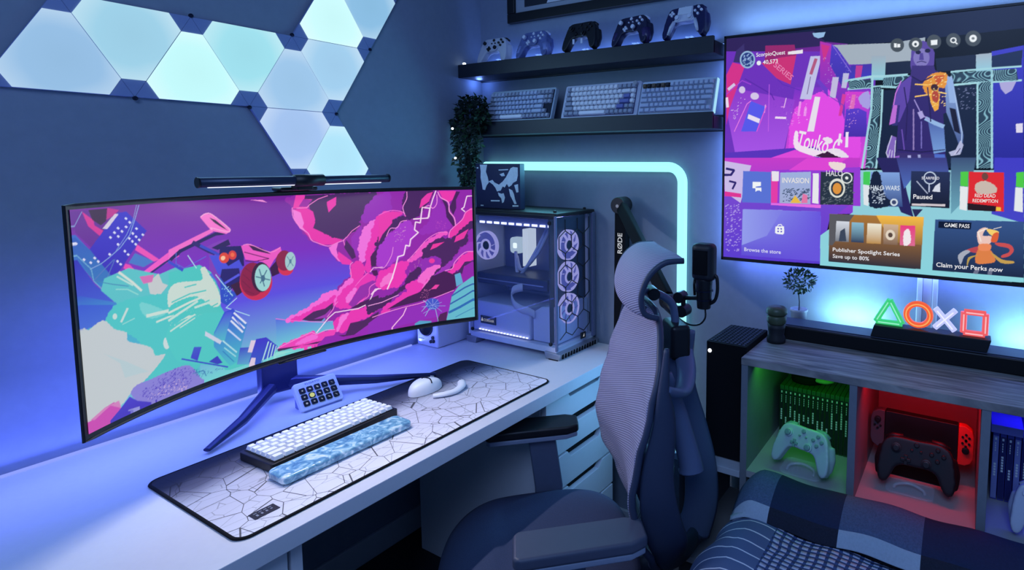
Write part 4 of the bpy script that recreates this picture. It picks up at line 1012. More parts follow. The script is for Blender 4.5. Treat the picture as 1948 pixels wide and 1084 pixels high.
def keyboard(t, rows, U, Lx, Ly, casem, palette, base_h=.016, caseb=None):
    """local: X along the rows, Y depth (away from the typist), Z up"""
    b = MB(); b.prism(rrect(0, Lx, 0, Ly, .008, 4), 0, base_h); b.build('case', casem, t, bevel=.002)
    Wm = max(sum(r) for r in rows); ox = (Lx-Wm*U)/2 if not caseb else caseb; oy = (Ly-len(rows)*U)/2
    box('plate', (ox-.001, ox+Wm*U+.001, oy-.001, oy+len(rows)*U+.001, base_h, base_h+.0012), palette.get('plate', DKMET), t)
    cache = {}
    for j, r in enumerate(rows):
        x = 0; y = oy+(len(rows)-1-j)*U
        for i, w in enumerate(r):
            if w <= 0: continue
            mm = palette['f'](j, x, w, Wm); key = (w, mm.name)
            if key not in cache: cache[key] = keycap(w, U, m=mm)
            o = D.objects.new('keycap', cache[key]); COL.objects.link(o); o.parent = t; o.location = (ox+x*U, y, base_h+.0025)
            x += w
KW = mat('keycap_white', (232, 233, 238), .45); KG = mat('keycap_grey', (150, 158, 176), .5); KB = mat('keycap_blue', (112, 118, 178), .5); KD = mat('keycap_dark', (40, 40, 46), .5); KP = mat('keycap_pale_blue', (178, 190, 214), .5)
t = thing('keyboard', 'white compact mechanical keyboard in a black case on the desk mat', 'keyboard', (.520, -1.158, .745), 0)
t.rotation_euler = (math.radians(0), math.radians(0), math.radians(90+2.5))
# local X -> world +Y, local Y -> world -X
MIX = {'f': lambda j, x, w, W: KW, 'plate': BLACK}
kr = [[1]*16, [1]*13+[2, 1], [1.5]+[1]*12+[1.5, 1], [1.75]+[1]*11+[2.25, 1], [2.25]+[1]*10+[1.75, 1, 1], [1.25, 1.25, 1.25, 6.25, 1, 1, 1, 1, 1, 1]]
keyboard(t, kr, .0196, .334, .132, BLACK, MIX, .020)
b = MB(); b.box(.008, .326, .012, .125, -.0006, .001); b.build('underside', MATTE, t)

# resin wrist rest
RES = D.materials.new('blue_resin'); RES.use_nodes = True; nt, bs = nodes(RES); L = nt.links.new
tc = nt.nodes.new('ShaderNodeTexCoord'); n1 = nt.nodes.new('ShaderNodeTexNoise'); n1.inputs['Scale'].default_value = 42; n1.inputs['Detail'].default_value = 8; n1.inputs['Distortion'].default_value = 1.4
L(tc.outputs['Object'], n1.inputs['Vector']); rp = cram(nt, [(0, (64, 104, 140)), (.36, (88, 138, 172)), (.5, (122, 176, 200)), (.6, (178, 216, 226)), (.7, (240, 248, 250))]); L(n1.outputs['Fac'], rp.inputs[0])
L(rp.outputs[0], bs.inputs['Base Color']); bs.inputs['Roughness'].default_value = .08; bs.inputs['Coat Weight'].default_value = 1
b = MB(); b.prism(rrect(.528, .600, -1.174, -.850, .014, 5), .7455, .7645)
tag(b.build('wrist_rest', RES, None, bevel=.006, seg=4), 'glossy blue marbled resin wrist rest in front of the white keyboard', 'wrist rest')

# ---------------------------------------------------------------- macro pad
t = thing('macro_pad', 'small white fifteen-button macro pad standing behind the keyboard', 'macro pad', (.262, -.888, .7402), math.radians(90-4))
# local X -> along desk (+Y world), local Y -> to the wall, tilted face
A = math.radians(52)
Mf = Matrix.Translation((0, 0, .006)) @ Matrix.Rotation(A, 4, 'X')
b = MB(); b.prism(rrect(-.059, .059, 0, .084, .008, 4), -.016, 0, lambda a, c, h: tuple(Mf @ Vector((a, c, h)))); fp = b.build('face_plate', WHITE, t, bevel=.003, seg=3)
b = MB(); b.prism([(0, 0), (.058, 0), (.058, .058), (.046, .062), (.004, .006)], -.052, .052, lambda a, c, h: (h, a, c)); b.build('stand', mat('pad_stand', (120, 128, 180), .5), t, bevel=.002)
icols = [(215, 220, 235)]*15
for j in range(3):
    for i in range(5):
        cx, cy = (i-2)*.0205, .058-j*.0195
        q = MB(); q.prism(rrect(cx-.0080, cx+.0080, cy-.0080, cy+.0080, .003, 3), .0002, .0022, lambda a, c, h: tuple(Mf @ Vector((a, c, h))))
        o = q.build('button', BLACK, t)
        ic = MB(); yl = (j == 1 and i == 1)
        if yl: ic.prism([(cx+.0066*math.cos(k*PI/8), cy+.0066*math.sin(k*PI/8)) for k in range(16)], .0023, .0026, lambda a, c, h: tuple(Mf @ Vector((a, c, h))))
        else:
            r = .0022+.0012*((i*7+j*5) % 4)/3
            ic.prism([(cx+r*math.cos(k*PI/4+.3*i), cy+r*(.7 if (i+j) % 2 else 1)*math.sin(k*PI/4)) for k in range(8)], .0023, .0026, lambda a, c, h: tuple(Mf @ Vector((a, c, h))))
        lab(ic.build('icon', emis('icon_yellow', (205, 212, 130), .9) if yl else emis('icon_pale', (170, 180, 205), .7), o), 'yellow round icon' if yl else 'pale icon')
c0 = Mf @ Vector((-.028, .0735, .0004)); yd = (Mf.to_3x3() @ Vector((0, 1, 0)))
text('maker_print', 'ELGATO', mat('pad_print', (70, 78, 100), .5), fp, c0, (1, 0, 0), yd, width=.040, height=.0046)

# ---------------------------------------------------------------- mouse + crescent rest
t = thing('computer_mouse', 'white ergonomic mouse with a black split line on the desk mat', 'mouse', (.425, -.672, .7448), math.radians(97))
def mouse_pt(u, v, sc=1.0):
    a = u*2*PI; q = v*PI/2
    x = .058*math.cos(a); y = .035*math.sin(a)*(1+.12*math.cos(a))
    if math.sin(a) > 0 and math.cos(a) < .5: y *= 1.14
    r = math.cos(q)**.55; z = .038*math.sin(q)**.8*(1-.28*max(0, math.cos(a)*r)-.08*math.sin(a)*r)
    return (x*r*sc, y*r*sc, .001+z*sc)
b = MB(); b.grid(mouse_pt, 40, 12); bmesh.ops.remove_doubles(b.bm, verts=b.bm.verts[:], dist=1e-5); b.build('shell', WHITE, t, smooth=True)
def msurf(x, y):
    rr = min(.98, math.hypot(x/.058, y/.037)); a = math.atan2(y/.035, x/.058); q = math.acos(rr**(1/.55))
    return (x, y, mouse_pt(a/2/PI % 1, q/(PI/2))[2]+.0014)
b = MB(); b.tube([msurf(x, .010-.12*x*0+.14*(x-.01)) for x in np.linspace(-.004, .050, 12)], .0016, 6); b.build('button_split', BLACK, t)
b = MB(); b.tube([msurf(.004-.25*y*y/.03, y) for y in np.linspace(-.032, .030, 14)], .0018, 6); b.build('seam', BLACK, t)
b = MB(); b.tube([msurf(x, .004) for x in (.028, .034, .040)], .003, 8); b.build('scroll_wheel', GREYP, t, smooth=True)
b = MB(); cp = catmull([(.492, -.698, .751), (.514, -.672, .753), (.522, -.640, .753), (.514, -.610, .756), (.494, -.592, .757)], 6)
n = len(cp); b.tube(cp, [.006+.006*math.sin(PI*min(1, (k+1)/n*1.0))+(.007*max(0, (k/n-.6)/.4)) for k in range(n)], 12, ry=[.006+.004*k/n for k in range(n)])
tag(b.build('wrist_cushion', WHITE, None, smooth=True), 'small white curved wrist cushion beside the ergonomic mouse', 'wrist rest')

# ---------------------------------------------------------------- speaker
t = thing('desk_speaker', 'small white desktop speaker in the corner beside the computer tower', 'speaker', (0, 0, 0))
box('cabinet', (.012, .128, -.378, -.20, .7402, .93), WHITE, t, bevel=.008, seg=3)
Mx = Matrix.Rotation(PI/2, 4, 'X')
b = MB(); b.lathe([(.040, 0), (.040, .003), (.036, .004), (.030, -.004), (.012, -.008), (0, -.005)], (.066, -.379, .822), 28, Mx); b.build('driver', BLACK, t, smooth=True)
b = MB(); b.lathe([(.017, 0), (.017, .003), (.006, .004), (0, .005)], (.066, -.379, .888), 20, Mx); b.build('tweeter', BLACK, t, smooth=True)
for dx, z in ((.040, .781), (.030, .765), (.044, .768)):
    b = MB(); b.lathe([(.0065, 0), (.0065, .005), (0, .006)], (.066+dx, -.379, z), 14, Mx); b.build('knob', BLACK, t)
b = MB()
for k in range(4): b.box(.026+.008*k, .030+.008*k, -.3796, -.3785, .768, .7705)
b.build('front_print', BLACK, t)

# ---------------------------------------------------------------- computer tower
t = thing('computer_tower', 'white glass-sided computer tower with ring fans standing at the desk end', 'computer', (0, 0, .7402))
X0, X1, Y0, Y1, H = .150, .600, -.250, -.014, .525
CW = mat('case_white', (206, 208, 228), .45)
b = MB(); b.box(X0+.01, X1-.012, Y0+.006, Y1, .020, .042); b.build('base_tray', CW, t, bevel=.002)
b = MB(); b.box(X0+.01, X1-.03, Y1-.012, Y1, .04, H-.02); b.build('rear_panel', CW, t)
b = MB(); b.box(X0, X0+.01, Y0+.006, Y1, .03, H-.02); b.build('back_frame', CW, t)
b = MB(); b.box(X0+.0, X1-.004, Y0+.004, Y1, H-.014, H); b.box(X0+.004, X1-.006, Y0+.0005, Y0+.009, H-.022, H-.006); b.build('top_frame', BLACK, t, bevel=.003)
b = MB(); b.box(X1-.012, X1-.002, Y1-.016, Y1+.002, .03, H-.01); b.box(X1-.012, X1-.004, Y0, Y0+.010, .03, H-.01); b.build('front_pillar', mat('pillar_grey', (104, 108, 140), .4), t, bevel=.002)
b = MB(); b.box(X0+.012, X1-.014, Y0, Y0+.003, .046, H-.02); lab(b.build('side_glass', GLASS, t), 'clear side glass')
b = MB(); b.box(X1-.006, X1-.002, Y0+.011, Y1-.012, .036, H-.015); lab(b.build('front_glass', GLASS, t), 'clear front glass')
for xx in (X0+.03, X1-.03):
    for zz in (.055, H-.035):
        b = MB(); b.lathe([(.007, 0), (.007, .004), (.005, .006), (0, .006)], (xx, Y0, zz), 14, Mx); b.build('thumb_screw', BLACK, t)
for x0, x1 in ((X1-.06, X1+.012), (X0-.006, X0+.05)):
    b = MB(); b.prism([(x0+.008, 0), (x1-.004, 0), (x1, .022), (x0, .026)], Y0-.004, Y1, lambda a, c, h: (a, h, c)); f = b.build('foot', SILV, t, bevel=.002)
    if x1 > .6:
        g = MB()
        for k in range(13): y = Y0+.012+k*.0165; g.box(x1-.004, x1+.0008, y, y+.007, .004, .020)
        g.build('grille', MATTE, f)
        box('rubber_pad', (x1-.05, x1-.008, Y0-.0055, Y0+.03, 0, .003), MATTE, f)
# honeycomb lines on the front glass
hx = MB(); rh = .041; W2 = rh*math.sqrt(3)
cells = set()
for j in range(-1, 9):
    for i in range(-1, 4):
        cy, cz = Y0+.05+(i+(j % 2)*.5)*W2, .05+j*rh*1.5
        for k in range(6):
            p1 = (cy+rh*math.cos(PI/6+k*PI/3), cz+rh*math.sin(PI/6+k*PI/3)); p2 = (cy+rh*math.cos(PI/2+k*PI/3), cz+rh*math.sin(PI/2+k*PI/3))
            key = tuple(sorted([(round(p1[0], 4), round(p1[1], 4)), (round(p2[0], 4), round(p2[1], 4))]))
            if key in cells: continue
            cells.add(key)
            if all(Y0+.012 < p_[0] < Y1-.014 and .04 < p_[1] < H-.02 for p_ in (p1, p2)):
                hx.tube([(X1-.0005, *p1), (X1-.0005, *p2)], .0018, 5)
hx.build('honeycomb_grid', BLACK, t)
box('front_inner', (X1-.045, X1-.040, Y0+.012, Y1-.014, .05, H-.02), BLACK, t)
RINGE = emis('fan_ring_glow', (165, 165, 235), .85); FANW = emis('fan_blade_glow', (92, 96, 205), .5)
def fan(c, M, r=.056):
    f = MB(); f.lathe([(r, -.008), (r, .008), (r*.93, .009), (r*.93, -.008)], c, 32, M); fo = f.build('fan', RINGE, t, smooth=False)
    g = MB(); g.lathe([(r*.3, -.006), (r*.3, .006), (r*.24, .009), (0, .009)], c, 20, M); g.build('hub', BLACK, fo)
    g = MB(); g.lathe([(r*.45, .004), (r*.45, .0085), (r*.34, .0085), (r*.34, .004)], c, 24, M); g.build('hub_ring', RINGE, fo)
    g = MB(); Mi = M.to_3x3()
    for k in range(9):
        a0 = 2*PI*k/9
        def bl(u, v, a0=a0):
            rr = r*(.3+.62*u); a = a0+.55*v+.35*u
            return tuple(Vector(c)+Mi @ Vector((rr*math.cos(a), rr*math.sin(a), -.005+.010*v)))
        g.grid(bl, 4, 3)
    g.build('blades', FANW, fo, solid=.001)
MY = Matrix.Rotation(PI/2, 4, 'Y')
for z in (.402, .284, .165): fan((X1-.028, -.150, z), MY)
fan((.214, -.200, .380), Mx, .056)
SH = mat('shroud_white', (196, 198, 236), .5)
b = MB(); b.box(X0+.012, .455, Y0+.02, Y1-.02, .044, .165); b.build('lower_shroud', SH, t, bevel=.006)
b = MB(); b.prism([(.46, .044), (.575, .044), (.575, .185), (.50, .175), (.46, .150)], Y0+.03, Y1-.02, lambda a, c, h: (a, h, c)); b.build('drive_cover', SH, t, bevel=.005)
box('name_plate', (.205, .285, Y0+.0165, Y0+.0195, .078, .108), BLACK, t)
text('maker_name', 'CORSAIR', WTXT, t, (.222, Y0+.0162, .087), (1, 0, 0), (0, 0, 1), width=.056, height=.010)
b = MB(); b.prism([(.209, .087), (.219, .087), (.214, .101)], Y0+.0155, Y0+.0163, lambda a, c, h: (a, h, c)); b.build('sail_mark', WTXT, t)
b = MB()
for k in range(16): b.box(.20+k*.016, .209+k*.016, Y0+.012, Y0+.016, .052, .056)
b.build('light_dots', emis('led_dots', (205, 215, 255), 2.2), t)
b = MB(); b.box(X0+.02, .50, -.055, -.035, .18, H-.03); b.build('motherboard', mat('board', (66, 70, 128), .5, noise=.4, nscale=90), t)
b = MB(); b.prism(rrect(.224, .282, .335, .400, .014, 4), -.085, -.055, lambda a, c, h: (a, h, c)); pk = b.build('pump_block', emis('pump_glow', (190, 215, 235), .75), t, bevel=.003)
b = MB(); b.prism(rrect(.243, .263, .356, .378, .005, 3), -.0875, -.0855, lambda a, c, h: (a, h, c)); b.build('pump_core', emis('pump_core', (235, 250, 255), 1.2), pk)
for k in range(4): box('memory_stick', (.310+k*.0085, .316+k*.0085, -.105, -.058, .290, .44), emis('ram_glow', (205, 220, 240), .85), t, bevel=.002)
b = MB(); b.box(X0+.02, X1-.06, -.20, -.05, H-.062, H-.030); b.build('radiator', mat('radiator', (130, 134, 190), .5, noise=.3, nscale=200), t, bevel=.003)
b = MB()
for k in range(10): b.box(X0+.03+k*.038, X0+.055+k*.038, -.203, -.198, H-.058, H-.050)
b.build('radiator_lights', emis('led_dots', (205, 215, 255)), t)
TUB = mat('tube_white', (190, 190, 225), .4)
for dz, dx in ((0, 0), (.018, .014)):
    b = MB(); b.tube(catmull([(.27+dx*.4, -.10, .345-dz), (.31+dx, -.135, .268+dz), (.345+dx, -.14, .278+dz), (.40+dx, -.13, .36), (.44+dx, -.12, .435), (.455+dx, -.11, .47)], 8), .0065, 10); b.build('coolant_tube', TUB, t, smooth=True)
b = MB(); b.box(X0+.012, .520, -.205, -.045, .228, .272); b.build('graphics_card', mat('gpu_dark', (30, 34, 66), .4, noise=.3), t, bevel=.005)
b = MB(); b.box(X0+.012, .50, -.2055, -.2045, .245, .249); b.build('card_trim', SILV, t)
def ribbon(P, w, name, m):
    P = catmull(P, 8); b = MB(); n = len(P)-1
    b.grid(lambda u, v: tuple(P[min(n, int(round(u*n)))]+Vector((0, 0, (v-.5)*w))), n, 2); return b.build(name, m, t, smooth=True, solid=.004)
ribbon([(.40, -.205, .235), (.372, -.225, .225), (.366, -.23, .20), (.385, -.235, .175), (.42, -.235, .160), (.45, -.235, .158), (.475, -.225, .145)], .030, 'power_cable', TUB)
b = MB(); b.tube([(.155, -.10, H), (.155, -.10, H+.003)], .002); b.build('top_stud', BLACK, t)
for y in (Y0+.03, Y1-.03):
    b = MB(); b.lathe([(.006, 0), (.006, .007), (0, .009)], (X1-.03, y, H), 12); b.build('top_screw', BLACK, t)
box('power_badge', (X1-.001, X1+.003, -.115, -.085, .042, .066), BLACK, t, bevel=.001)
b = MB(); b.prism([(-.103, .049), (-.096, .049), (-.0965, .060)], X1+.003, X1+.0038, lambda a, c, h: (h, a, c)); b.build('badge_mark', WTXT, t)

# map box on the tower
t = thing('map_box', 'dark blue box with a pale world map print on top of the computer tower', 'box', (.268, -.185, 1.2655), math.radians(3))
box('box_body', (-.105, .113, -.012, .016, .0, .172), mat('box_navy', (22, 28, 66), .5), t, bevel=.002)
mp = MB(); fq = lambda a, c, h: (a, h, c)
for P in ([(-.082, .168), (-.045, .168), (-.050, .150), (-.052, .140), (-.044, .122), (-.038, .100), (-.050, .088), (-.058, .070), (-.070, .072), (-.074, .095), (-.080, .118), (-.078, .140)],
          [(-.040, .104), (-.020, .110), (-.010, .100), (.012, .092), (.020, .098), (.030, .104), (.046, .120), (.060, .140), (.070, .155), (.082, .160), (.104, .158), (.104, .128), (.098, .108), (.080, .100), (.074, .092), (.060, .084), (.050, .096), (.040, .082), (.030, .086), (.020, .070), (.002, .066), (-.006, .080), (-.018, .092)],
          [(.060, .078), (.076, .072), (.084, .058), (.088, .040), (.096, .022), (.086, .020), (.078, .034), (.066, .052)], [(.086, .092), (.104, .096), (.106, .066), (.096, .064)],
          [(.006, .062), (.022, .058), (.034, .060), (.040, .044), (.034, .026), (.026, .022), (.022, .040), (.010, .050)], [(.016, .132), (.036, .138), (.042, .126), (.026, .124)],
          [(-.098, .158), (-.090, .158), (-.090, .153), (-.098, .153)], [(.012, .150), (.058, .152), (.058, .148), (.012, .146)], [(-.030, .032), (.014, .033), (.014, .028), (-.030, .027)], [(-.082, .012), (-.068, .012), (-.068, .008), (-.082, .008)], [(.076, .016), (.104, .017), (.104, .011), (.076, .010)]):
    mp.prism(P, -.0128, -.0121, fq)
mp.build('map_print', mat('map_pale', (214, 226, 222), .6, noise=.3, nscale=90), t)
# ================================================================ wall light panels
s_, ay, az, h_ = .2603, -1.1797, 1.6028, .2603*math.sqrt(3)/2
A_ = lambda i: (ay+s_*i, az); B_ = lambda i: (ay+s_*(i+.5), az+h_); C_ = lambda i: (ay+s_*i, az+2*h_); D_ = lambda i: (ay+s_*(i+.5), az-h_)
PANELS = [((A_(-1), A_(0), B_(-1)), (150, 190, 226), 'pale blue triangle light panel at the far left end of the row'),
 ((B_(-1), B_(0), A_(0)), (158, 208, 230), 'downward triangle light panel second from the left, touching the top row'),
 ((A_(0), A_(1), B_(0)), (196, 250, 250), 'brightest upright triangle light panel in the middle of the left row'),
 ((B_(0), B_(1), A_(1)), (160, 224, 236), 'downward cyan triangle light panel right of the brightest middle one'),
 ((A_(1), A_(2), B_(1)), (158, 198, 232), 'upright blue triangle light panel at the centre of the branching cluster'),
 ((B_(1), B_(2), A_(2)), (162, 206, 236), 'downward triangle light panel at the right edge below the brightest upper one'),
 ((B_(1), B_(2), C_(2)), (205, 252, 252), 'bright upright triangle light panel near the top right of the cluster'),
 ((B_(2), C_(2), C_(3)), (140, 190, 226), 'topmost dim blue triangle light panel cut by the photo edge'),
 ((A_(1), A_(2), D_(1)), (164, 194, 236), 'downward lavender blue triangle light panel above the light bar'),
 ((D_(1), D_(2), A_(2)), (176, 226, 244), 'lowest upright triangle light panel just above the monitor light bar')]
for P, col, l in PANELS:
    cx = sum(q[0] for q in P)/3; cz = sum(q[1] for q in P)/3
    t = thing('wall_light_panel', l, 'light panel', (.002, cx, cz), group='triangular light panels on the left wall')
    Q = [Vector((q[0]-cx, q[1]-cz)) for q in P]
    if (Q[1]-Q[0]).cross(Q[2]-Q[0]) < 0: Q = [Q[0], Q[2], Q[1]]
    sh = [q*.9985 for q in Q]
    b = MB(); b.prism([tuple(q) for q in sh], 0, .010, lambda a, c, h: (h, a, c)); b.build('panel_body', mat('panel_corner', (128, 142, 186), .7), t, bevel=.001)
    hexa = []
    for k in range(3):
        p0, p1 = sh[k], sh[(k+1) % 3]
        hexa += [p0+(p1-p0)*.185, p1+(p0-p1)*.185]
    hexa = [q*.988 for q in hexa]
    pt = MB(); pt.prism([tuple(q) for q in hexa], .0095, .0125, lambda a, c, h: (h, a, c))
    key = 'panel_light_%d_%d_%d' % col
    m2 = mat(key, (40, 44, 50), .4, em=col, es=1.0); nt, bs = nodes(m2); L = nt.links.new
    tc = nt.nodes.new('ShaderNodeTexCoord'); vl = nt.nodes.new('ShaderNodeVectorMath'); vl.operation = 'LENGTH'; L(tc.outputs['Object'], vl.inputs[0])
    nz = nt.nodes.new('ShaderNodeTexNoise'); nz.inputs['Scale'].default_value = 9; L(tc.outputs['Object'], nz.inputs['Vector'])
    ad = nt.nodes.new('ShaderNodeMath'); ad.operation = 'MULTIPLY_ADD'; L(nz.outputs['Fac'], ad.inputs[0]); ad.inputs[1].default_value = .03; L(vl.outputs['Value'], ad.inputs[2])
    dk = tuple(int(q*.985) for q in col); lt = tuple(min(255, int(q*.72+255*.28)) for q in col)
    rp = cram(nt, [(.03, dk), (.085, col), (.125, lt)]); L(ad.outputs[0], rp.inputs[0]); L(rp.outputs[0], bs.inputs['Emission Color'])
    pt.build('diffuser', m2, t)
for k, q in enumerate((A_(0), A_(1), A_(2), B_(0), B_(1), B_(2))):
    b = MB(); b.lathe([(.0055, 0), (.0055, .004), (0, .005)], (.0105, q[0], q[1]+(.003 if k > 2 else -.003)), 12, MY)
    tag(b.build('panel_connector', DKMET, None), ['dark connector dot under the left row of light panels', 'dark connector dot at the inner corner below the light panels', 'dark connector dot at the right inner corner of the light panels', 'dark connector dot on the upper edge of the light panels', 'dark connector dot at the upper inner corner of the light panels', 'dark connector dot at the upper right edge of the light panels'][k], 'connector', 'connector dots between the light panels')

# ================================================================ shelves
for z, l in ((1.786, 'upper black-brown wall shelf holding five game controllers'), (1.552, 'lower black-brown wall shelf holding three keyboards')):
    t = thing('wall_shelf', l, 'shelf', (0, 0, z))
    box('board', (.004, 1.134, -.130, -.001, 0, .040), SHELF, t, bevel=.0015)
    box('front_lip', (.004, 1.134, -.134, -.122, -.0005, .052), SHELF, t, bevel=.0015)
    box('back_strip', (.004, 1.134, -.012, -.0005, -.004, .052), SHELF, t, bevel=.0015)
    if z > 1.7:
        b = MB(); b.box(.02, 1.12, -.0135, -.0125, .046, .050); lab(b.build('light_strip', emis('shelf_led', (120, 160, 255), 1.2), t), 'blue light strip along the back')
b = MB(); b.ell((.026, -.120, 1.843), (.007, .007, .005), 12, 8); tag(b.build('fairy_light', emis('bulb', (225, 240, 255), 5), None), 'tiny bright white bulb on the left end of the upper shelf', 'light')

# picture frame
t = thing('picture_frame', 'large black picture frame with pale mount above the controller shelf', 'picture', (.172, -.001, 2.006))
b = MB()
for q in ((0, .98, 0, .038), (0, .98, .60, .638), (0, .038, .038, .60), (.942, .98, .038, .60)): b.box(q[0], q[1], -.022, 0, q[2], q[3])
b.build('frame', BLACK, t, bevel=.003)
box('mount', (.036, .944, -.010, -.006, .036, .602), mat('mount_card', (150, 158, 172), .7), t)
box('art_print', (.085, .895, -.0115, -.0098, .058, .58), mat('art_dark', (30, 34, 46), .6), t)
b = MB(); b.prism([(.20, .059), (.29, .059), (.275, .085), (.245, .100), (.215, .085)], -.0125, -.0112, lambda a, c, h: (a, h, c)); b.build('pale_shape', mat('art_pale', (205, 210, 220), .6), t)

# ================================================================ game controllers
def pad_outline(k):
    if k == 'ds': H_ = [(0, .040), (.030, .041), (.050, .040), (.064, .033), (.073, .012), (.079, -.025), (.080, -.052), (.073, -.066), (.062, -.062), (.052, -.040), (.043, -.016), (.030, -.010), (0, -.010)]
    elif k == 'pro': H_ = [(0, .042), (.032, .044), (.054, .040), (.068, .026), (.074, .0), (.077, -.030), (.072, -.054), (.060, -.057), (.050, -.044), (.040, -.022), (.024, -.014), (0, -.014)]
    else: H_ = [(0, .043), (.022, .044), (.048, .042), (.063, .030), (.071, .006), (.078, -.026), (.078, -.050), (.069, -.061), (.058, -.056), (.047, -.036), (.037, -.018), (.022, -.013), (0, -.013)]
    L_ = [(-x, z) for x, z in H_[1:-1]][::-1]
    P = [Vector((x, z, 0)) for x, z in H_+L_]
    return [(q.x, q.y) for q in catmull(P, 4, True)]
def controller(label, k, body, btn, loc, rz, tilt=-.28, stick=None, grip=None, centre=None, group=None, dot=None, acc=None):
    stick = stick or btn
    t = thing('game_controller', label, 'game controller', loc, group=group, rot=(tilt, 0, rz))
    O = pad_outline(k); fy = lambda a, c, h: (a, h, c)
    b = MB(); b.prism(O, -.014, .014, fy)
    for s in (-1, 1):
        b.tube([(s*.058, .006, .012), (s*.066, .009, -.018), (s*.069, .011, -.046)], [.016, .0165, .012], 12, ry=[.022, .021, .014])
    bd = b.build('body', body, t, smooth=True, remesh=.0032)
    zf = -.0165
    def cyl(x, z, r, y0, y1, name, m, par=t, n=16, top=None):
        c = MB(); c.lathe([(r, y1), (r, y0), (r*.7, y0-.0008), (0, y0-.0008)] if not top else top, (0, 0, 0), n)
        for v in c.bm.verts: x_, y_, z_ = v.co; v.co = (x+x_, z_, z+y_)
        return c.build(name, m, par, smooth=False)
    sp_ = ((-.040, .020), (.020, -.002)) if k != 'ds' else ((-.024, -.001), (.024, -.001))
    for x, z in sp_:
        cyl(x, z, .0105, zf-.003, zf+.004, 'stick_ring', body if centre is None else centre); o = cyl(x, z, .0075, zf-.010, zf, 'thumbstick', stick)
    dx, dz = (-.020, -.002) if k != 'ds' else (-.050, .018)
    b = MB(); b.box(dx-.0035, dx+.0035, zf-.003, zf+.003, dz-.010, dz+.010); b.box(dx-.010, dx+.010, zf-.003, zf+.003, dz-.0035, dz+.0035); b.build('direction_pad', btn, t, bevel=.001)
    bx, bz = (.041, .020) if k != 'ds' else (.050, .018)
    for a in range(4): cyl(bx+.0115*math.cos(a*PI/2), bz+.0115*math.sin(a*PI/2), .0045, zf-.003, zf+.003, 'button', btn, n=12)
    for x in (-.009, .009): cyl(x, .020, .0028, zf-.001, zf+.003, 'small_button', btn, n=10)
    cyl(0, .033, .0055, zf-.0012, zf+.003, 'home_button', acc or btn, n=14)
    for s in (-1, 1):
        b = MB(); b.tube([(s*.028, .002, .043), (s*.048, .003, .042), (s*.062, .006, .033)], .0062, 8, ry=.0066); b.build('shoulder_button', body if k != 'xw' else btn, t, smooth=True)
    if centre is not None:
        b = MB()
        b.prism([(-.027, .0385), (.027, .0385), (.030, .010), (.040, -.010), (.030, -.0125), (-.030, -.0125), (-.040, -.010), (-.030, .010)], -.0172, -.012, fy); b.build('centre_panel', centre, t, bevel=.002)
        b = MB(); b.prism(rrect(-.026, .026, .010, .036, .004, 3), -.0195, -.015, fy); b.build('touchpad', mat('touchpad', (205, 212, 226), .4), t, bevel=.001)
        for s in (-1, 1):
            b = MB(); b.tube([(s*.040, -.012, -.008), (s*.048, -.013, -.028), (s*.058, -.010, -.052)], [.006, .007, .005], 8); b.build('inner_grip', centre, t, smooth=True)
    if grip is not None:
        for s in (-1, 1):
            b = MB(); b.tube([(s*.064, -.002, -.008), (s*.070, .0, -.034), (s*.069, .004, -.056)], [.0150, .0155, .010], 12, ry=[.0170, .0165, .010]); b.build('grip', grip, t, smooth=True)
    return t
def stand(x, y, z, label, group, s=1.0, rz=0):
    t = thing('display_stand', label, 'display stand', (x, y, z), rz, group=group)
    b = MB(); b.prism(rrect(-.030*s, .030*s, -.022*s, .022*s, .008, 4), 0, .003); b.build('base', ACR, t)
    b = MB(); b.box(-.004, .004, -.002, .002, .003, .042*s); b.box(-.022*s, .022*s, -.016*s, -.013*s, .003, .012); b.build('post', ACR, t)
    b = MB(); b.box(-.018*s, .018*s, -.010, .010, .040*s, .043*s); b.build('cradle', ACR, t)
XWH = mat('pad_white', (196, 200, 214), .4); XBK = mat('pad_black', (20, 21, 26), .45); XBL = mat('pad_camo_blue', (92, 104, 160), .4, noise=.85, nscale=55); XNV = mat('pad_navy', (30, 30, 62), .4, noise=.6, nscale=40); PADW = mat('pad_glossy_white', (196, 202, 220), .3); PADN = mat('pad_midnight', (26, 24, 72), .35)
BW = mat('button_white', (206, 212, 230), .4)
G1 = 'game controllers on the upper shelf'; zc = 1.826
cx_ = [.158, .366, .590, .806, 1.014]
controller('white game controller with black buttons, leftmost on the upper shelf', 'xw', XWH, XBK, (cx_[0], -.078, zc+.068), -.02, group=G1)
controller('translucent blue game controller with white buttons, second on the upper shelf', 'xw', XBL, BW, (cx_[1], -.078, zc+.072), -.05, group=G1, grip=mat('pad_edge_pale', (130, 142, 200), .3))
controller('all-black game controller in the middle of the upper shelf', 'xw', XBK, BLACK, (cx_[2], -.078, zc+.080), -.10, group=G1)
controller('dark navy game controller with white buttons, second from right on the shelf', 'xw', XNV, BW, (cx_[3], -.078, zc+.075), -.17, group=G1, grip=mat('pad_grip_purple', (54, 44, 92), .35))
controller('white and midnight blue game controller, rightmost on the upper shelf', 'ds', PADN, BW, (cx_[4], -.078, zc+.084), -.10, group=G1, centre=PADW)
for x, l in zip(cx_, ('under the leftmost white controller', 'under the translucent blue controller', 'under the all-black controller', 'under the dark navy controller', 'under the white and midnight blue controller')):
    stand(x, -.055, 1.826, 'clear acrylic stand '+l+' on the upper shelf', 'clear stands on the upper shelf', .8)
for s, w in ((-.018, 'left'), (.018, 'right')):
    tag(box('stand_clip', (cx_[2]+s-.004, cx_[2]+s+.004, -.108, -.104, 1.870, 1.888), BW, None, bevel=.001), w+' white stand clip showing under the all-black controller', 'clip')

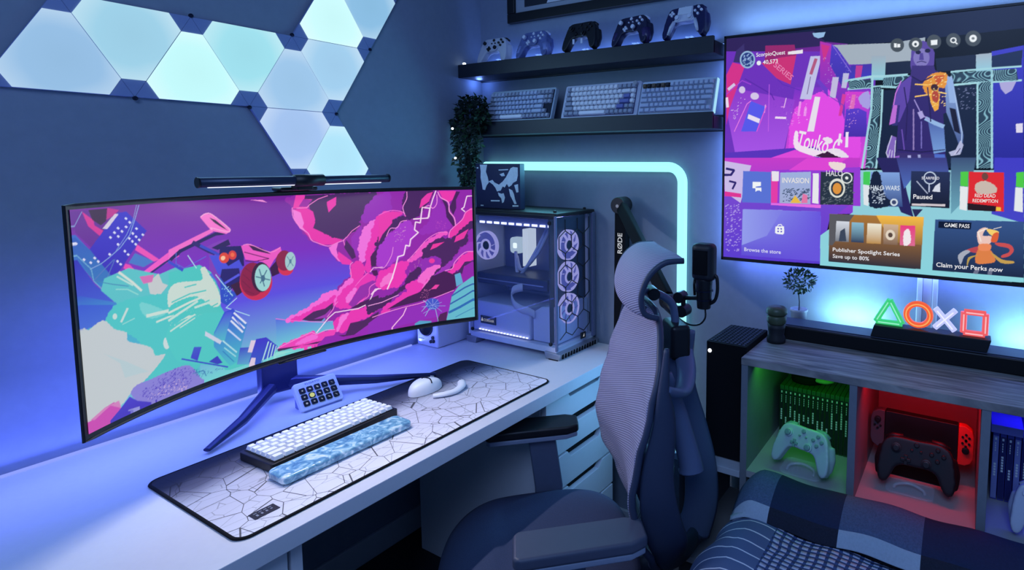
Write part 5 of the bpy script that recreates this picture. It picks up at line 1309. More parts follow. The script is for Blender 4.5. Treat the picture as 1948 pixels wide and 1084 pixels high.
# ================================================================ shelf keyboards
G2 = 'keyboards leaning on the lower shelf'
def leaning(label, x, width, rz=0, lean=.30, z=1.594, y=-.112):
    t = thing('keyboard', label, 'keyboard', (x, y, z), group=G2, rot=(PI/2-lean, 0, rz)); return t
def f1(j, x, w, W):
    if j == 0: return KG if 4 <= x < 8 or x > 12 else KP
    if w >= 1.7 and j in (3,): return KP
    if j == 5: return KW if w > 5 else KG
    if x < .5: return KG
    return KG if (x >= W-3.01 and j < 3) or (x > 12.9 and j > 3) else KP
t = leaning('grey and white tenkeyless keyboard leaning at the left end of the lower shelf', .150, .325)
rowsT = [[1]*17, [1]*13+[2, 1, 1], [1.5]+[1]*12+[1.5, 1, 1], [1.75]+[1]*11+[2.25], [2.25]+[1]*10+[2.75, 1], [1.25, 1.25, 1.25, 6.25, 1, 1, 1, 1, 1, 1, 1]]
keyboard(t, rowsT, .0186, .330, .132, mat('kb_case_pale', (166, 184, 200), .4), {'f': f1, 'plate': DKMET}, .018)
def f2(j, x, w, W):
    if j == 5: return KW if w > 5 else KG
    if j in (2, 3) and w > 1.4 and x > 5: return KB
    if x > 12 and j > 3: return KB if x < 14 else KG
    if x < .5 or (j == 0 and x > 11.9): return KG
    return KW
t = leaning('white keyboard with lilac accent keys and round knob, middle of the lower shelf', .528, .325)
keyboard(t, ROWS75, .0185, .325, .130, mat('kb_case_white', (190, 196, 214), .35), {'f': f2, 'plate': mat('kb_plate_lilac', (70, 66, 110), .5)}, .020)
b = MB(); b.lathe([(.008, 0), (.008, .012), (.006, .013), (0, .013)], (.306, .118, .020), 18); lab(b.build('knob', GREYP, t), 'round grey volume knob')
def f3(j, x, w, W):
    if j == 0 and x < 6: return KD if int(x*3) % 2 else mat('keycap_brown', (96, 84, 70), .5)
    return KP
t = leaning('white keyboard with dark brown corner keys, rightmost on the lower shelf', .856, .31)
keyboard(t, [[1]*15, [1]*13+[2], [1.5]+[1]*12+[1.5], [1.75]+[1]*11+[2.25], [2.25]+[1]*10+[1.75], [1.25, 1.25, 1.25, 6.25, 1, 1, 1, 1, 1]], .0176, .276, .124, mat('kb_case_ice', (190, 206, 226), .35), {'f': f3, 'plate': KG}, .018)
b = MB(); b.box(.2755, .279, .004, .120, .004, .017); lab(b.build('side_glow', emis('kb_glow', (160, 220, 245), 1.0), t), 'glowing side strip')

# ================================================================ trailing ivy
def leaf(b, p, d, up, w, l, mi=0):
    d = Vector(d).normalized(); s = d.cross(Vector(up))
    if s.length < .1: s = Vector((1, 0, 0))
    s.normalize(); n = s.cross(d); p = Vector(p)
    a = [p, p+d*l*.35+s*w*.5+n*w*.12, p+d*l, p+d*l*.35-s*w*.5+n*w*.12, p+d*l*.4]
    V = [b.v(q) for q in a]; b._f([V[0], V[1], V[4]], mi); b._f([V[1], V[2], V[4]], mi); b._f([V[2], V[3], V[4]], mi); b._f([V[3], V[0], V[4]], mi)
t = thing('trailing_plant', 'dark trailing ivy plant hanging from the left end of the lower shelf', 'plant', (.082, -.150, 1.594))
b = MB(); b.lathe([(.036, 0), (.046, .060), (.043, .060), (.038, .05), (0, .05)], (0, .065, 0), 24); b.build('pot', BLACK, t, smooth=True)
rg = random.Random(3); b = MB(); vines = MB()
for k in range(620):
    a = rg.uniform(0, 2*PI); q = rg.uniform(-1, 1); rr = rg.uniform(.35, 1)**.6
    c = Vector((.024+.092*rr*math.cos(a)*math.sqrt(1-q*q), .01+.062*rr*math.sin(a)*math.sqrt(1-q*q), .035+.088*rr*q))
    if c.x < -.073 or c.z > .155 or (c.y > .135): continue
    if c.z < .048 and c.y > .010 and c.z > -.045: continue
    leaf(b, c, (c.x*.6+rg.uniform(-.05, .05), c.y-.03+rg.uniform(-.05, .02), rg.uniform(-.08, .05)), (rg.uniform(-1, 1), rg.uniform(-1, 1), 1), rg.uniform(.013, .022), rg.uniform(.018, .030), rg.choice((0, 0, 1)))
for k in range(17):
    x0, y0 = rg.uniform(-.055, .085), rg.uniform(-.055, -.005); Lz = rg.uniform(.12, .27)*(1.2 if abs(x0-.03) < .03 else .8)
    P = [Vector((x0, y0, .02))]
    while P[-1].z > -Lz-.04: P.append(P[-1]+Vector((rg.uniform(-.006, .006)+(.02-P[-1].x)*.05, rg.uniform(-.004, .003), -.013)))
    vines.tube(P, .0012, 4)
    for q in P:
        for _ in range(2): leaf(b, q, (rg.uniform(-1, 1), rg.uniform(-1, .4), rg.uniform(-1, .1)), (rg.uniform(-1, 1), rg.uniform(-1, 1), .4), rg.uniform(.011, .018), rg.uniform(.016, .026), rg.choice((0, 0, 1)))
for v in b.bm.verts:
    v.co.x = max(v.co.x, -.079)
    if v.co.z < .05 and v.co.y > .012: v.co.y = .012
    if v.co.y > .004: v.co.x = min(v.co.x, .056)
b.build('foliage', [LEAF2, LEAF], t, recalc=False); vines.build('vine', LEAF2, t)
for c, w in (((-.010, -.080, -.020), 'upper'), ((-.004, -.075, -.135), 'lower')):
    b = MB(); b.ell((.082+c[0], -.150+c[1], 1.594+c[2]), (.0045, .0045, .0045), 10, 8); tag(b.build('fairy_light', emis('bulb', (225, 240, 255)), None), w+' tiny bright bulb shining among the ivy leaves', 'light')

# ================================================================ neon light strip
P = [(.03, 1.428)]+[(.03+.06*k, 1.428) for k in range(1, 15)]
r0 = .055
P += [(.974-r0+r0*math.sin(a), 1.428-r0+r0*math.cos(a)) for a in [PI/2*k/8 for k in range(9)]]+[(.974, z) for z in np.linspace(1.30, .30, 12)]
b = MB(); b.tube([(x, -.019, z) for x, z in P], .0175, 12)
t = thing('neon_light_strip', 'glowing cyan neon tube bent in a frame around the computer corner', 'light strip')
b.build('glow_tube', mat('neon_cyan', (60, 80, 90), .4, em=(158, 246, 250), es=1.25), t, smooth=True)
b = MB(); b.tube([(x, -.004, z) for x, z in P], .012, 8, ry=.004); b.build('mounting_track', GREYP, t)

# ================================================================ television
TX0, TX1, TZ0, TZ1 = 1.142, 2.424, 1.125, 1.846
t = thing('television', 'large wall-mounted television showing a colourful game dashboard', 'television', (TX0, 0, TZ0))
TW, TH = TX1-TX0, TZ1-TZ0
us = np.concatenate([np.arange(.007, .86, .0013), np.arange(.86, TW-.006, .008), [TW-.007]])
p = Paint(us, np.arange(.010, TH-.0065, .0013)); p.run(TV_ART)
scr = screen_obj('screen', p, lambda u, v: np.stack([u, -.0645+0*u, v], -1), t, 'tv_picture', .95)
box('housing', (0, TW, -.064, -.040, 0, TH), BLACK, t)
b = MB()
for q in ((0, TW, 0, .009), (0, TW, TH-.006, TH), (0, .006, 0, TH), (TW-.006, TW, 0, TH)): b.box(q[0], q[1], -.0665, -.06, q[2], q[3])
b.build('bezel', BLACK, t)
box('rear_electronics', (.15, TW-.15, -.040, -.014, .06, .45), MATTE, t); box('wall_bracket', (.45, .85, -.014, -.0005, .12, .40), DKMET, t)
for s, x0, z0, x1, z1, c in TV_TEXT:
    m2 = emis('caption_%d_%d_%d' % c, c, .9)
    d = Vector((x1-x0, 0, z1-z0)); X = d.normalized(); Z = Vector((-X.z, 0, X.x))
    hh = d.length/max(3, len(s))*1.55
    text('caption', s, m2, t, (x0, -.0652, z0), X, Z, width=d.length, height=min(hh, .034 if s == 'Touko C' else .016) if s != 'Touko C' else .05, bold=.012)

# ================================================================ soundbar, sign, tree, ornament
t = thing('soundbar', 'long black soundbar on the wood-topped cabinet under the television', 'soundbar', (1.366, -.205, .9345))
b = MB(); b.prism(rrect(0, 1.10, 0, .095, .018, 5), 0, .040); b.build('body', BLACK, t, bevel=.004)
b = MB(); b.prism(rrect(.012, 1.088, .010, .086, .012, 4), .040, .0425); lab(b.build('top_panel', mat('bar_top_lit', (66, 74, 96), .5), t), 'top panel in a lighter grey for the light on it')  # light reflected off the bar's top is put into this grey
b = MB(); b.box(.02, 1.08, -.0012, .001, .004, .036); b.build('grille', mat('grille_cloth', (12, 12, 16), .95, noise=.6, nscale=500), t)
t = thing('symbol_light', 'lit sign of green triangle, orange circle, white cross and red square on black base', 'lamp', (1.632, -.198, .9775), 0)
b = MB(); b.prism([(0, 0), (.272, 0), (.280, .032), (.008, .032)], 0, .050, lambda a, c, h: (a, h, c)); b.build('base', BLACK, t, bevel=.002)
def sym(name, m, pieces, closed=True, r=.0052):
    b = MB()
    for P in pieces: b.tube(P, r, 10, closed=closed, ry=.0078, up=(0, 1, 0))
    return b.build(name, m, t, smooth=False)
z0, yy = .0385, .024
GG = mat('sign_green', (40, 90, 60), .3, em=(58, 205, 120), es=.95); GO = mat('sign_orange', (90, 50, 30), .3, em=(240, 92, 48), es=1.0); GW = mat('sign_white', (90, 90, 110), .3, em=(196, 202, 250), es=.95); GR = mat('sign_red', (90, 40, 40), .3, em=(235, 92, 96), es=1.0)
HI = {'g': emis('sign_core_green', (150, 245, 205), .95), 'o': emis('sign_core_orange', (255, 176, 96), .95), 'w': emis('sign_core_white', (238, 240, 255), 1.0), 'r': emis('sign_core_red', (255, 190, 196), .95)}
def edgepts(V, n=1): return [Vector(v) for v in V]
tri = [(.010, yy, z0), (.076, yy, z0), (.043, yy, z0+.062)]
def symbol(name, label, m, core, P, closed=True, pieces=None):
    pieces = pieces or [P]
    b = MB()
    for Q in pieces:
        n = len(Q)
        rng_ = range(n) if closed else range(n-1)
        if len(Q) > 6: b.tube(Q, .0078, 10, closed=closed, ry=.0090, up=(0, 1, 0))
        else:
            for i in rng_: b.tube([Q[i], Q[(i+1) % n]], .0075, 10, ry=.0090, up=(0, 1, 0))
    o = lab(b.build(name, m, t), label)
    b = MB()
    for Q in pieces:
        n = len(Q); rng_ = range(n) if closed else range(n-1)
        Q2 = [Vector(q)+Vector((0, -.0088, 0)) for q in Q]
        if len(Q) > 6: b.tube(Q2, .0018, 6, closed=closed)
        else:
            for i in rng_: a, c = Q2[i], Q2[(i+1) % n]; b.tube([a.lerp(c, .1), a.lerp(c, .9)], .0018, 6)
    b.build('glow_core', core, o)
symbol('triangle_symbol', 'glowing green triangle', GG, HI['g'], tri)
symbol('circle_symbol', 'glowing orange ring', GO, HI['o'], [(.113+.0285*math.cos(k*PI/14), yy, z0+.031+.0285*math.sin(k*PI/14)) for k in range(28)])
symbol('cross_symbol', 'glowing white cross', GW, HI['w'], None, False, [[(.153, yy, z0+.002), (.199, yy, z0+.054)], [(.199, yy, z0+.0), (.153, yy, z0+.054)]])
symbol('square_symbol', 'glowing red square', GR, HI['r'], [(.218, yy, z0), (.266, yy, z0), (.266, yy, z0+.053), (.218, yy, z0+.053)])

t = thing('potted_tree', 'tiny ball-crowned tree in a white pot behind the soundbar', 'plant', (1.408, -.085, .9345))
b = MB(); b.lathe([(.020, 0), (.024, .055), (.027, .058), (.027, .064), (.022, .064), (.020, .055), (0, .055)], (0, 0, 0), 22); b.build('pot', mat('pot_white', (170, 176, 190), .4), t, smooth=True)
b = MB(); b.tube([(0, 0, .054), (.001, 0, .085), (-.002, 0, .110), (0, 0, .14)], .0018, 7); b.build('trunk', mat('bark', (64, 66, 72), .8), t)
b = MB()
for k in range(420):
    a = rg.uniform(0, 2*PI); q = rg.uniform(-1, 1); rr = rg.uniform(.2, 1)**.5; w_ = math.sqrt(1-q*q)
    c = Vector((.050*rr*math.cos(a)*w_, .042*rr*math.sin(a)*w_, .150+.036*rr*q))
    leaf(b, c, (c.x+rg.uniform(-.03, .03), c.y+rg.uniform(-.03, .03), (c.z-.15)+rg.uniform(-.02, .03)), (rg.uniform(-1, 1), rg.uniform(-1, 1), 1), .0075, .012)
b.build('foliage', LEAF, t, recalc=False)
t = thing('lidded_jar', 'small olive green lidded jar on a dark foot at the cabinet corner', 'ornament', (1.386, -.240, .9345))
b = MB(); b.lathe([(.026, 0), (.027, .010), (.022, .022), (.024, .040), (.026, .052), (0, .052)], (0, 0, 0), 20); lab(b.build('foot', mat('ornament_dark', (26, 28, 34), .6, noise=.6, nscale=60), t, smooth=True), 'mottled dark foot')
OL = mat('olive_glaze', (74, 84, 62), .4, noise=.4, nscale=50)
b = MB(); b.lathe([(.020, .050), (.027, .058), (.028, .074), (.025, .078), (0, .078)], (0, 0, 0), 22); b.build('bowl', OL, t, smooth=True)
b = MB(); b.lathe([(.024, .079), (.030, .083), (.029, .096), (.022, .102), (0, .103)], (0, 0, 0), 22); b.build('lid', OL, t, smooth=True)

# ================================================================ cabinet
WOOD = D.materials.new('grey_wood'); WOOD.use_nodes = True; nt, bs = nodes(WOOD); L = nt.links.new
tc = nt.nodes.new('ShaderNodeTexCoord'); mp_ = nt.nodes.new('ShaderNodeMapping'); mp_.inputs['Scale'].default_value = (2.2, 22, 6); L(tc.outputs['Object'], mp_.inputs[0])
n1 = nt.nodes.new('ShaderNodeTexNoise'); n1.inputs['Scale'].default_value = 3; n1.inputs['Detail'].default_value = 8; n1.inputs['Distortion'].default_value = .8; L(mp_.outputs[0], n1.inputs['Vector'])
rp = cram(nt, [(.25, (74, 74, 78)), (.42, (118, 116, 116)), (.58, (158, 154, 150)), (.8, (196, 192, 188))]); L(n1.outputs['Fac'], rp.inputs[0]); L(rp.outputs[0], bs.inputs['Base Color']); bs.inputs['Roughness'].default_value = .5
CG = mat('cabinet_board', (122, 128, 136), .55, noise=.15); CIN = mat('cabinet_inner', (168, 170, 172), .6)
t = thing('cube_cabinet', 'grey wood-topped cube cabinet with lit compartments under the television', 'cabinet')
FY = -.414
box('top_panel', (1.347, 2.46, FY-.002, -.02, .915, .934), WOOD, t, bevel=.001)
xs = [1.347, 1.620, 1.894, 2.168, 2.442]
for k, x in enumerate(xs): box('side_panel' if k in (0, 4) else 'divider', (x, x+.018, FY, -.02, 0, .915), CG, t, bevel=.001)
for x0, x1 in zip(xs, xs[1:]):
    for z in (.610, .305, .04): box('shelf_board', (x0+.018, x1, FY+.002, -.02, z, z+.018), CIN, t)
box('back_panel', (1.365, 2.442, -.0195, -.0165, .04, .915), CIN, t)
t = thing('low_cabinet', 'low open side cabinet under the black game console', 'cabinet')
box('top_panel', (1.15, 1.3465, FY, -.02, .602, .620), mat('low_top', (190, 196, 204), .5, noise=.2, nscale=20), t, bevel=.001)
box('side_panel', (1.15, 1.168, FY, -.02, 0, .602), CG, t, bevel=.001)
for z in (.305, .04): box('shelf_board', (1.168, 1.3465, FY+.004, -.02, z, z+.018), CIN, t)
# black console
t = thing('game_console', 'tall black game console standing on the low side cabinet', 'game console', (1.287, -.275, .6205), 0)
b = MB(); b.prism(rrect(-.059, .0585, -.100, .088, .006, 3), .004, .328); b.build('body', MATTE, t, bevel=.002)
b = MB(); b.lathe([(.055, 0), (.055, .004), (0, .004)], (0, -.01, 0), 24); b.build('foot_ring', BLACK, t)
b = MB()
for i in range(9):
    for j in range(13): b.lathe([(.0042, 0), (.0042, .0012), (0, .0012)], (-.048+i*.0118, -.086+j*.0136, .3281), 6)
lab(b.build('vent', mat('vent_edge', (40, 46, 66), .4), t), 'round vent holes on top')
b = MB(); b.lathe([(.0055, 0), (.0055, .0015), (0, .002)], (-.047, -.1005, .303), 14, Mx); lab(b.build('power_mark', emis('mark_white', (240, 244, 255), 2.0), t), 'lit white power mark')

# ---- green compartment
SP = mat('case_green', (40, 92, 44), .35); SPD = mat('case_sleeve', (22, 36, 30), .4)
proto = None
def game_case(x, y, z, m1, m2, w=.0138, h=.170, d=.135, label='', group='', root=None):
    t = thing('game_case', label, 'game case', (x, y, z), group=group)
    b = MB(); b.box(0, w-.0008, 0, d, 0, h); c = b.build('case', m1, t, bevel=.001)
    b = MB(); b.box(.001, w-.0018, -.0006, .001, .004, h-.012); b.build('spine', m2, t)
    b = MB(); g = random.Random(int(x*9999))
    zz = .05+g.uniform(0, .03)
    for k in range(g.randint(3, 7)): b.box(w*.3, w*.62, -.0010, -.0004, zz, zz+.005); zz += .0068
    b.box(w*.3, w*.6, -.0010, -.0004, h-.022, h-.016)
    for k in range(4): b.box(w*.36, w*.5, -.0010, -.0004, h-.050+k*.006, h-.046+k*.006)
    b.build('spine_print', mat('spine_text', (215, 228, 220), .6), t)
    return t
for k in range(16):
    game_case(1.392+k*.0130, -.210, .6285, SP, SPD, .0128, .170, .135, 'green game case with dark spine in the row under the green light', 'game cases in the green compartment')
for k in range(2):
    game_case(1.603+k*.0-.0+.0 if k == 0 else 1.6, -.255, .6285, SPD, SPD, .0085, .188, .170, 'taller dark game case pushed against the divider', 'tall dark cases beside the green row') if k == 0 else None
t = thing('headset', 'dark gadget with a pale green oval lid lying on the game cases', 'gadget', (1.455, -.150, .7995), .2)
b = MB(); b.prism([(.045*math.cos(k*PI/12), .034*math.sin(k*PI/12)) for k in range(24)], 0, .022); b.build('body', MATTE, t, bevel=.006, seg=3)
b = MB(); b.ell((.048, -.016, .016), (.030, .020, .010), 20, 10); lab(b.build('pad', mat('gadget_green', (150, 190, 120), .5), t, smooth=True), 'pale oval pad')
controller('white game controller standing in the green compartment', 'xw', mat('pad_mint', (176, 200, 204), .4), mat('button_mint', (120, 160, 156), .35), (1.500, -.352, .7065), -.22, tilt=-.42, dot=None)
t = thing('controller_dome', 'clear domed stand holding the white controller in the green compartment', 'display stand', (1.495, -.335, .6285))
b = MB(); b.prism(rrect(-.055, .055, -.045, .045, .02, 5), 0, .004); b.build('base', ACR, t, bevel=.001)
b = MB(); b.tube(catmull([(-.035, -.03, .006), (-.03, -.01, .012), (0, 0, .016), (.03, -.01, .012), (.035, -.03, .006)], 5), .0035, 8); b.build('hoop', ACR, t, smooth=True)

# ---- red compartment : handheld in dock with a controller in front
t = thing('handheld_console', 'handheld console with grey left and red right grips in the red compartment', 'game console', (1.766, -.215, .690), 0); t.scale = (.97, .97, .97)
b = MB(); b.prism(rrect(-.088, .088, 0, .105, .004, 3), -.012, .012, lambda a, c, h: (a, h, c)); b.build('tablet', BLACK, t, bevel=.002)
for s, m2, l in ((-1, mat('grip_grey', (72, 74, 84), .5), 'grey left grip'), (1, RED, 'red right grip')):
    P = [(s*.0885, 0), (s*.0885, .105), (s*.105, .105), (s*.120, .095), (s*.1245, .080), (s*.1245, .022), (s*.119, .008), (s*.106, 0)]
    if s < 0: P = P[::-1]
    b = MB(); b.prism(P, -.012, .010, lambda a, c, h: (a, h, c)); g = lab(b.build('side_grip', m2, t, bevel=.003), l)
    for dx, dz, r in ((.106, .078 if s < 0 else .042, .0085), (.106, .060, .0), (.106, .076 if s > 0 else .044, .0)):
        if r: b = MB(); b.lathe([(r, 0), (r, .005), (r*.6, .006), (0, .006)], (s*dx, -.012, dz), 14, Mx); b.build('thumbstick', BLACK, g)
        else:
            for a in range(4): b = MB(); b.lathe([(.0032, 0), (.0032, .002), (0, .002)], (s*dx+.0075*math.cos(a*PI/2), -.012, dz+.0075*math.sin(a*PI/2)), 10, Mx); b.build('button', BLACK, g)
            if s < 0: break
t = thing('console_dock', 'black dock carrying the handheld console in the red compartment', 'dock', (1.766, -.215, .6285), 0)
b = MB(); b.box(-.080, .080, -.026, .026, 0, .061); b.build('body', MATTE, t, bevel=.004)
controller('black game controller on a clear stand in front of the handheld console', 'pro', mat('pad_black_soft', (16, 17, 24), .5), BLACK, (1.764, -.300, .712), .02, tilt=-.30).scale = (1.14, 1.1, 1.12)
t = thing('controller_dome', 'clear stand holding the black controller in the red compartment', 'display stand', (1.752, -.295, .6285))
b = MB(); b.prism(rrect(-.055, .055, -.035, .035, .015, 5), 0, .004); b.build('base', ACR, t, bevel=.001)
b = MB(); b.tube(catmull([(-.035, -.02, .006), (-.03, -.01, .012), (0, 0, .016), (.03, -.01, .012), (.035, -.02, .006)], 5), .0035, 8); b.build('hoop', ACR, t, smooth=True)
# ---- blue compartment
BC = mat('case_blue', (60, 64, 150), .35); BCS = mat('case_blue_sleeve', (34, 38, 92), .4)
for k in range(15):
    game_case(1.925+k*.0150, -.235, .6285, BC, BCS if k % 3 else mat('case_pale_sleeve', (130, 140, 190), .4), .0142, .172, .135, 'blue game case standing in the row in the blue compartment', 'game cases in the blue compartment')
b = MB(); b.box(1.92, 1.985, -.25, -.12, .8015, .822); tag(b.build('flat_case', mat('flat_case_pale', (120, 124, 190), .4), None, bevel=.001), 'pale case lying flat on top of the blue game cases', 'game case')
controller('white game controller at the right photo edge in the blue compartment', 'ds', PADW, BW, (2.040, -.352, .7005), .0, tilt=-.38)
t = thing('controller_dome', 'clear stand under the white controller in the blue compartment', 'display stand', (2.040, -.335, .6285))
b = MB(); b.prism(rrect(-.055, .055, -.045, .045, .02, 5), 0, .004); b.build('base', ACR, t)
b = MB(); b.tube(catmull([(-.035, -.03, .006), (0, 0, .030), (.035, -.03, .006)], 6), .006, 8); b.build('hoop', ACR, t, smooth=True)
# ================================================================ microphone boom arm
t = thing('boom_stand', 'black folding microphone boom clamped to the far corner of the desk', 'microphone stand')
box('clamp', (.700, .764, -.075, -.030, .741, .765), BLACK, t, bevel=.004)
b = MB(); b.box(.757, .766, -.072, -.033, .668, .75); b.box(.715, .766, -.072, -.033, .668, .684); b.tube([(.732, -.052, .684), (.732, -.052, .698)], .010); b.build('clamp_screw', BLACK, t, bevel=.002)
b = MB(); b.tube([(.738, -.052, .760), (.738, -.052, .80)], .016, 16); b.build('swivel', BLACK, t)
def beam(p, q, w, d, name, m, par=None, side=(0, 1, 0)):
    p, q = Vector(p), Vector(q); z = (q-p).normalized(); y = Vector(side); x = y.cross(z).normalized(); y = z.cross(x)
    M = Matrix((x, y, z)).transposed().to_4x4(); M.translation = p
    b = MB(); b.box(-w/2, w/2, -d/2, d/2, 0, (q-p).length, M); return b.build(name, m, par or t, bevel=.005, seg=3), x, y, z
a0, a1 = Vector((.742, -.055, .79)), Vector((.752, -.060, 1.292))
o1, x1_, y1_, z1_ = beam(a0, a1, .050, .030, 'lower_arm', MATTE)
def joint(p, r, d, nm='joint'):
    b = MB(); b.tube([Vector(p)-Vector((0, d, 0)), Vector(p)+Vector((0, d, 0))], r, 20); return b.build(nm, BLACK, t, bevel=.003)
joint((.752, -.066, 1.290), .030, .028)
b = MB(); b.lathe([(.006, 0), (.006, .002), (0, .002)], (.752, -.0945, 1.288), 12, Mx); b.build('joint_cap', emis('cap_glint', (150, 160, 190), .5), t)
c0, c1 = Vector((.765, -.085, 1.285)), Vector((1.098, -.365, 1.052))
sd = Vector((0, 1, 0)); o2, x2_, y2_, z2_ = beam(c0, c1, .042, .026, 'upper_arm', MATTE)
joint((1.104, -.368, 1.046), .021, .020)
def put_text(s, p, q, frac, off, wd, ht, flip=1):
    d = (q-p).normalized(); fr = Vector((0, -1, 0)); n = (fr-d*fr.dot(d)).normalized(); up = n.cross(d)
    o = p+(q-p)*frac+n*off-up*ht/2
    return text('arm_print', s, WTXT, t, o, d, up, width=wd, height=ht, bold=.02)
put_text('RØDE', a0, a1, .645, .0155, .075, .020)
put_text('RØDE', c0, c1, .63, .0135, .078, .022)
b = MB(); b.tube([(1.104, -.372, 1.040), (1.135, -.385, 1.022), (1.165, -.39, 1.030)], [.020, .017, .014], 14); b.build('wrist_joint', BLACK, t, smooth=True)
b = MB(); b.tube([(1.165, -.41, 1.030), (1.165, -.37, 1.030)], .017, 16); b.build('tension_knob', BLACK, t, bevel=.002)
b = MB(); b.tube([(1.165, -.39, 1.030), (1.163, -.39, 1.062)], .007, 10); b.tube([(1.158, -.39, 1.066), (1.205, -.385, 1.068)], .006, 10); b.build('mount_rod', BLACK, t)
b = MB(); b.tube([(1.155, -.408, 1.068), (1.155, -.372, 1.068)], .016, 16); b.build('adjust_knob', BLACK, t, bevel=.002)
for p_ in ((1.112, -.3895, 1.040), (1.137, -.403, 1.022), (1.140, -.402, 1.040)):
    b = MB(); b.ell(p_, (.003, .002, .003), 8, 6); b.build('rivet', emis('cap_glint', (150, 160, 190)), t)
t = thing('microphone', 'black side-address microphone hanging on the boom arm beside the neon tube', 'microphone', (1.222, -.380, 1.045))
b = MB(); b.prism(rrect(-.033, .033, -.026, .026, .022, 8), .075, .178); b.build('grille_head', mat('mic_head', (22, 24, 34), .55, noise=.5, nscale=600), t, bevel=.014, seg=4)
b = MB(); b.prism(rrect(-.022, .020, -.0275, -.02, .006, 4), .095, .160); b.build('grille_mesh', MATTE, t, bevel=.002)
b = MB(); b.tube([(0, 0, -.004), (0, 0, .080)], [.019, .024], 20); b.build('lower_body', BLACK, t, smooth=False, bevel=.003)
b = MB(); b.tube([(-.028, 0, .03), (-.030, 0, .06), (-.028, 0, .075)], .004, 8); b.tube(catmull([(.014, 0, .010), (.032, 0, .022), (.040, 0, .050), (.038, 0, .085), (.030, 0, .092)], 5), .005, 8); b.build('side_bracket', BLACK, t, smooth=True)
for z in (.02, .045): b = MB(); b.tube([(0, 0, z), (0, 0, z+.004)], .0255 if z > .03 else .0225, 20); b.build('ring', DKMET, t)
b = MB(); b.tube(catmull([(.004, 0, -.003), (.006, -.004, -.030), (-.012, -.008, -.050), (-.045, -.010, -.052), (-.085, -.004, -.036)], 6), .0026, 7); b.build('cable', BLACK, t, smooth=True)

# ================================================================ office chair
t = thing('office_chair', 'grey mesh office chair with headrest turned sideways at the desk', 'chair', (.965, -.735, 0), math.radians(43))
# local +x backwards, +y sitter's right
def se(u, v, a, b2, n=3.2):
    x, y = 2*u-1, 2*v-1; r = max(abs(x), abs(y))
    if r < 1e-6: return 0, 0, 0
    th = math.atan2(y, x); c, s = math.cos(th), math.sin(th)
    k = (abs(c)**n+abs(s)**n)**(-1/n)
    return c*k*r*a, s*k*r*b2, r
def seat_top(u, v):
    x, y, r = se(u, v, .245, .258); fr = max(0, (-x-.10)/.14)
    return (x-.03, y, .488-.028*r**6-.030*fr**2-.010*(1-(y/.258)**2)*(x > -.1)+.006)
def seat_bot(u, v):
    x, y, r = se(u, v, .245, .258); return (x-.03, y, .428+.020*(1-r**8)*-1+.004)
b = MB(); b.grid(seat_top, 28, 28); b.grid(seat_bot, 28, 28); bmesh.ops.remove_doubles(b.bm, verts=b.bm.verts[:], dist=1e-4)
b.bm.edges.ensure_lookup_table(); be = [e for e in b.bm.edges if len(e.link_faces) == 1]
bmesh.ops.bridge_loops(b.bm, edges=be); b.build('seat', FABR, t, smooth=True)
b = MB(); b.prism([(se(.5+.5*math.cos(a)*1.0, .5+.5*math.sin(a), .22, .225)[0]-.02, se(.5+.5*math.cos(a), .5+.5*math.sin(a), .22, .225)[1]) for a in [k*PI/16 for k in range(32)]], .385, .415); b.build('seat_pan', DGREY, t, bevel=.004)
box('mechanism', (-.10, .13, -.08, .08, .33, .386), BLACK, t, bevel=.008)
b = MB(); b.tube([(-.01, 0, .10), (-.01, 0, .335)], [.028, .024], 18); b.build('gas_cylinder', BLACK, t)
for k in range(5):
    a = k*2*PI/5+.4; c, s = math.cos(a), math.sin(a)
    b = MB(); b.tube([(-.01+.02*c, .02*s, .10), (-.01+.17*c, .17*s, .092), (-.01+.27*c, .27*s, .068)], [.028, .022, .016], 10, ry=[.022, .018, .012]); lg = b.build('base_leg', DGREY, t, smooth=True)
    b = MB(); tx, ty = -.01+.27*c, .27*s
    for q in (-.014, .014): b.tube([(tx-q*s-.009*-s*0, ty+q*c, .0285), (tx-q*s+.010*-s, ty+q*c+.010*c, .0285)], .028, 16)
    b.build('caster', BLACK, lg)
# mesh back
PROF = [(.44, .225), (.55, .198), (.63, .166), (.72, .152), (.80, .166), (.90, .192), (1.0, .214), (1.09, .222)]
MESH = D.materials.new('chair_mesh_fabric'); MESH.use_nodes = True; nt, bs = nodes(MESH); L = nt.links.new
tc = nt.nodes.new('ShaderNodeTexCoord'); wv = nt.nodes.new('ShaderNodeTexWave'); wv.bands_direction = 'Z'; wv.inputs['Scale'].default_value = 62; wv.inputs['Distortion'].default_value = 0
mpv = nt.nodes.new('ShaderNodeMapping'); mpv.inputs['Rotation'].default_value = (.35, 0, 0); L(tc.outputs['Object'], mpv.inputs[0]); L(mpv.outputs[0], wv.inputs['Vector'])
rp = cram(nt, [(0, (126, 126, 152)), (.4, (152, 150, 178)), (1, (168, 166, 194))]); L(wv.outputs['Fac'], rp.inputs[0]); L(rp.outputs[0], bs.inputs['Base Color']); bs.inputs['Roughness'].default_value = .7
bp = nt.nodes.new('ShaderNodeBump'); bp.inputs['Strength'].default_value = .4; bp.inputs['Distance'].default_value = .003; L(wv.outputs['Fac'], bp.inputs['Height']); L(bp.outputs['Normal'], bs.inputs['Normal'])
def back_pt(y, z, off=0): return (interp(PROF, z)+.030*(1-(y/.25)**2)+off, y, z)
def back_uv(u, v, k=1.0, off=0):
    z_, y_, r = se(u, v, .318*k, .250*k, 3.4)
    z = .765+z_; w = 1 - .10*max(0, (z-.95)/.14)**2-.22*max(0, (.62-z)/.18)**1.5
    return back_pt(y_*w, z, off)
b = MB(); b.grid(lambda u, v: back_uv(u, v), 40, 30); b.build('mesh_back', MESH, t, smooth=True, solid=.006)
rim = []
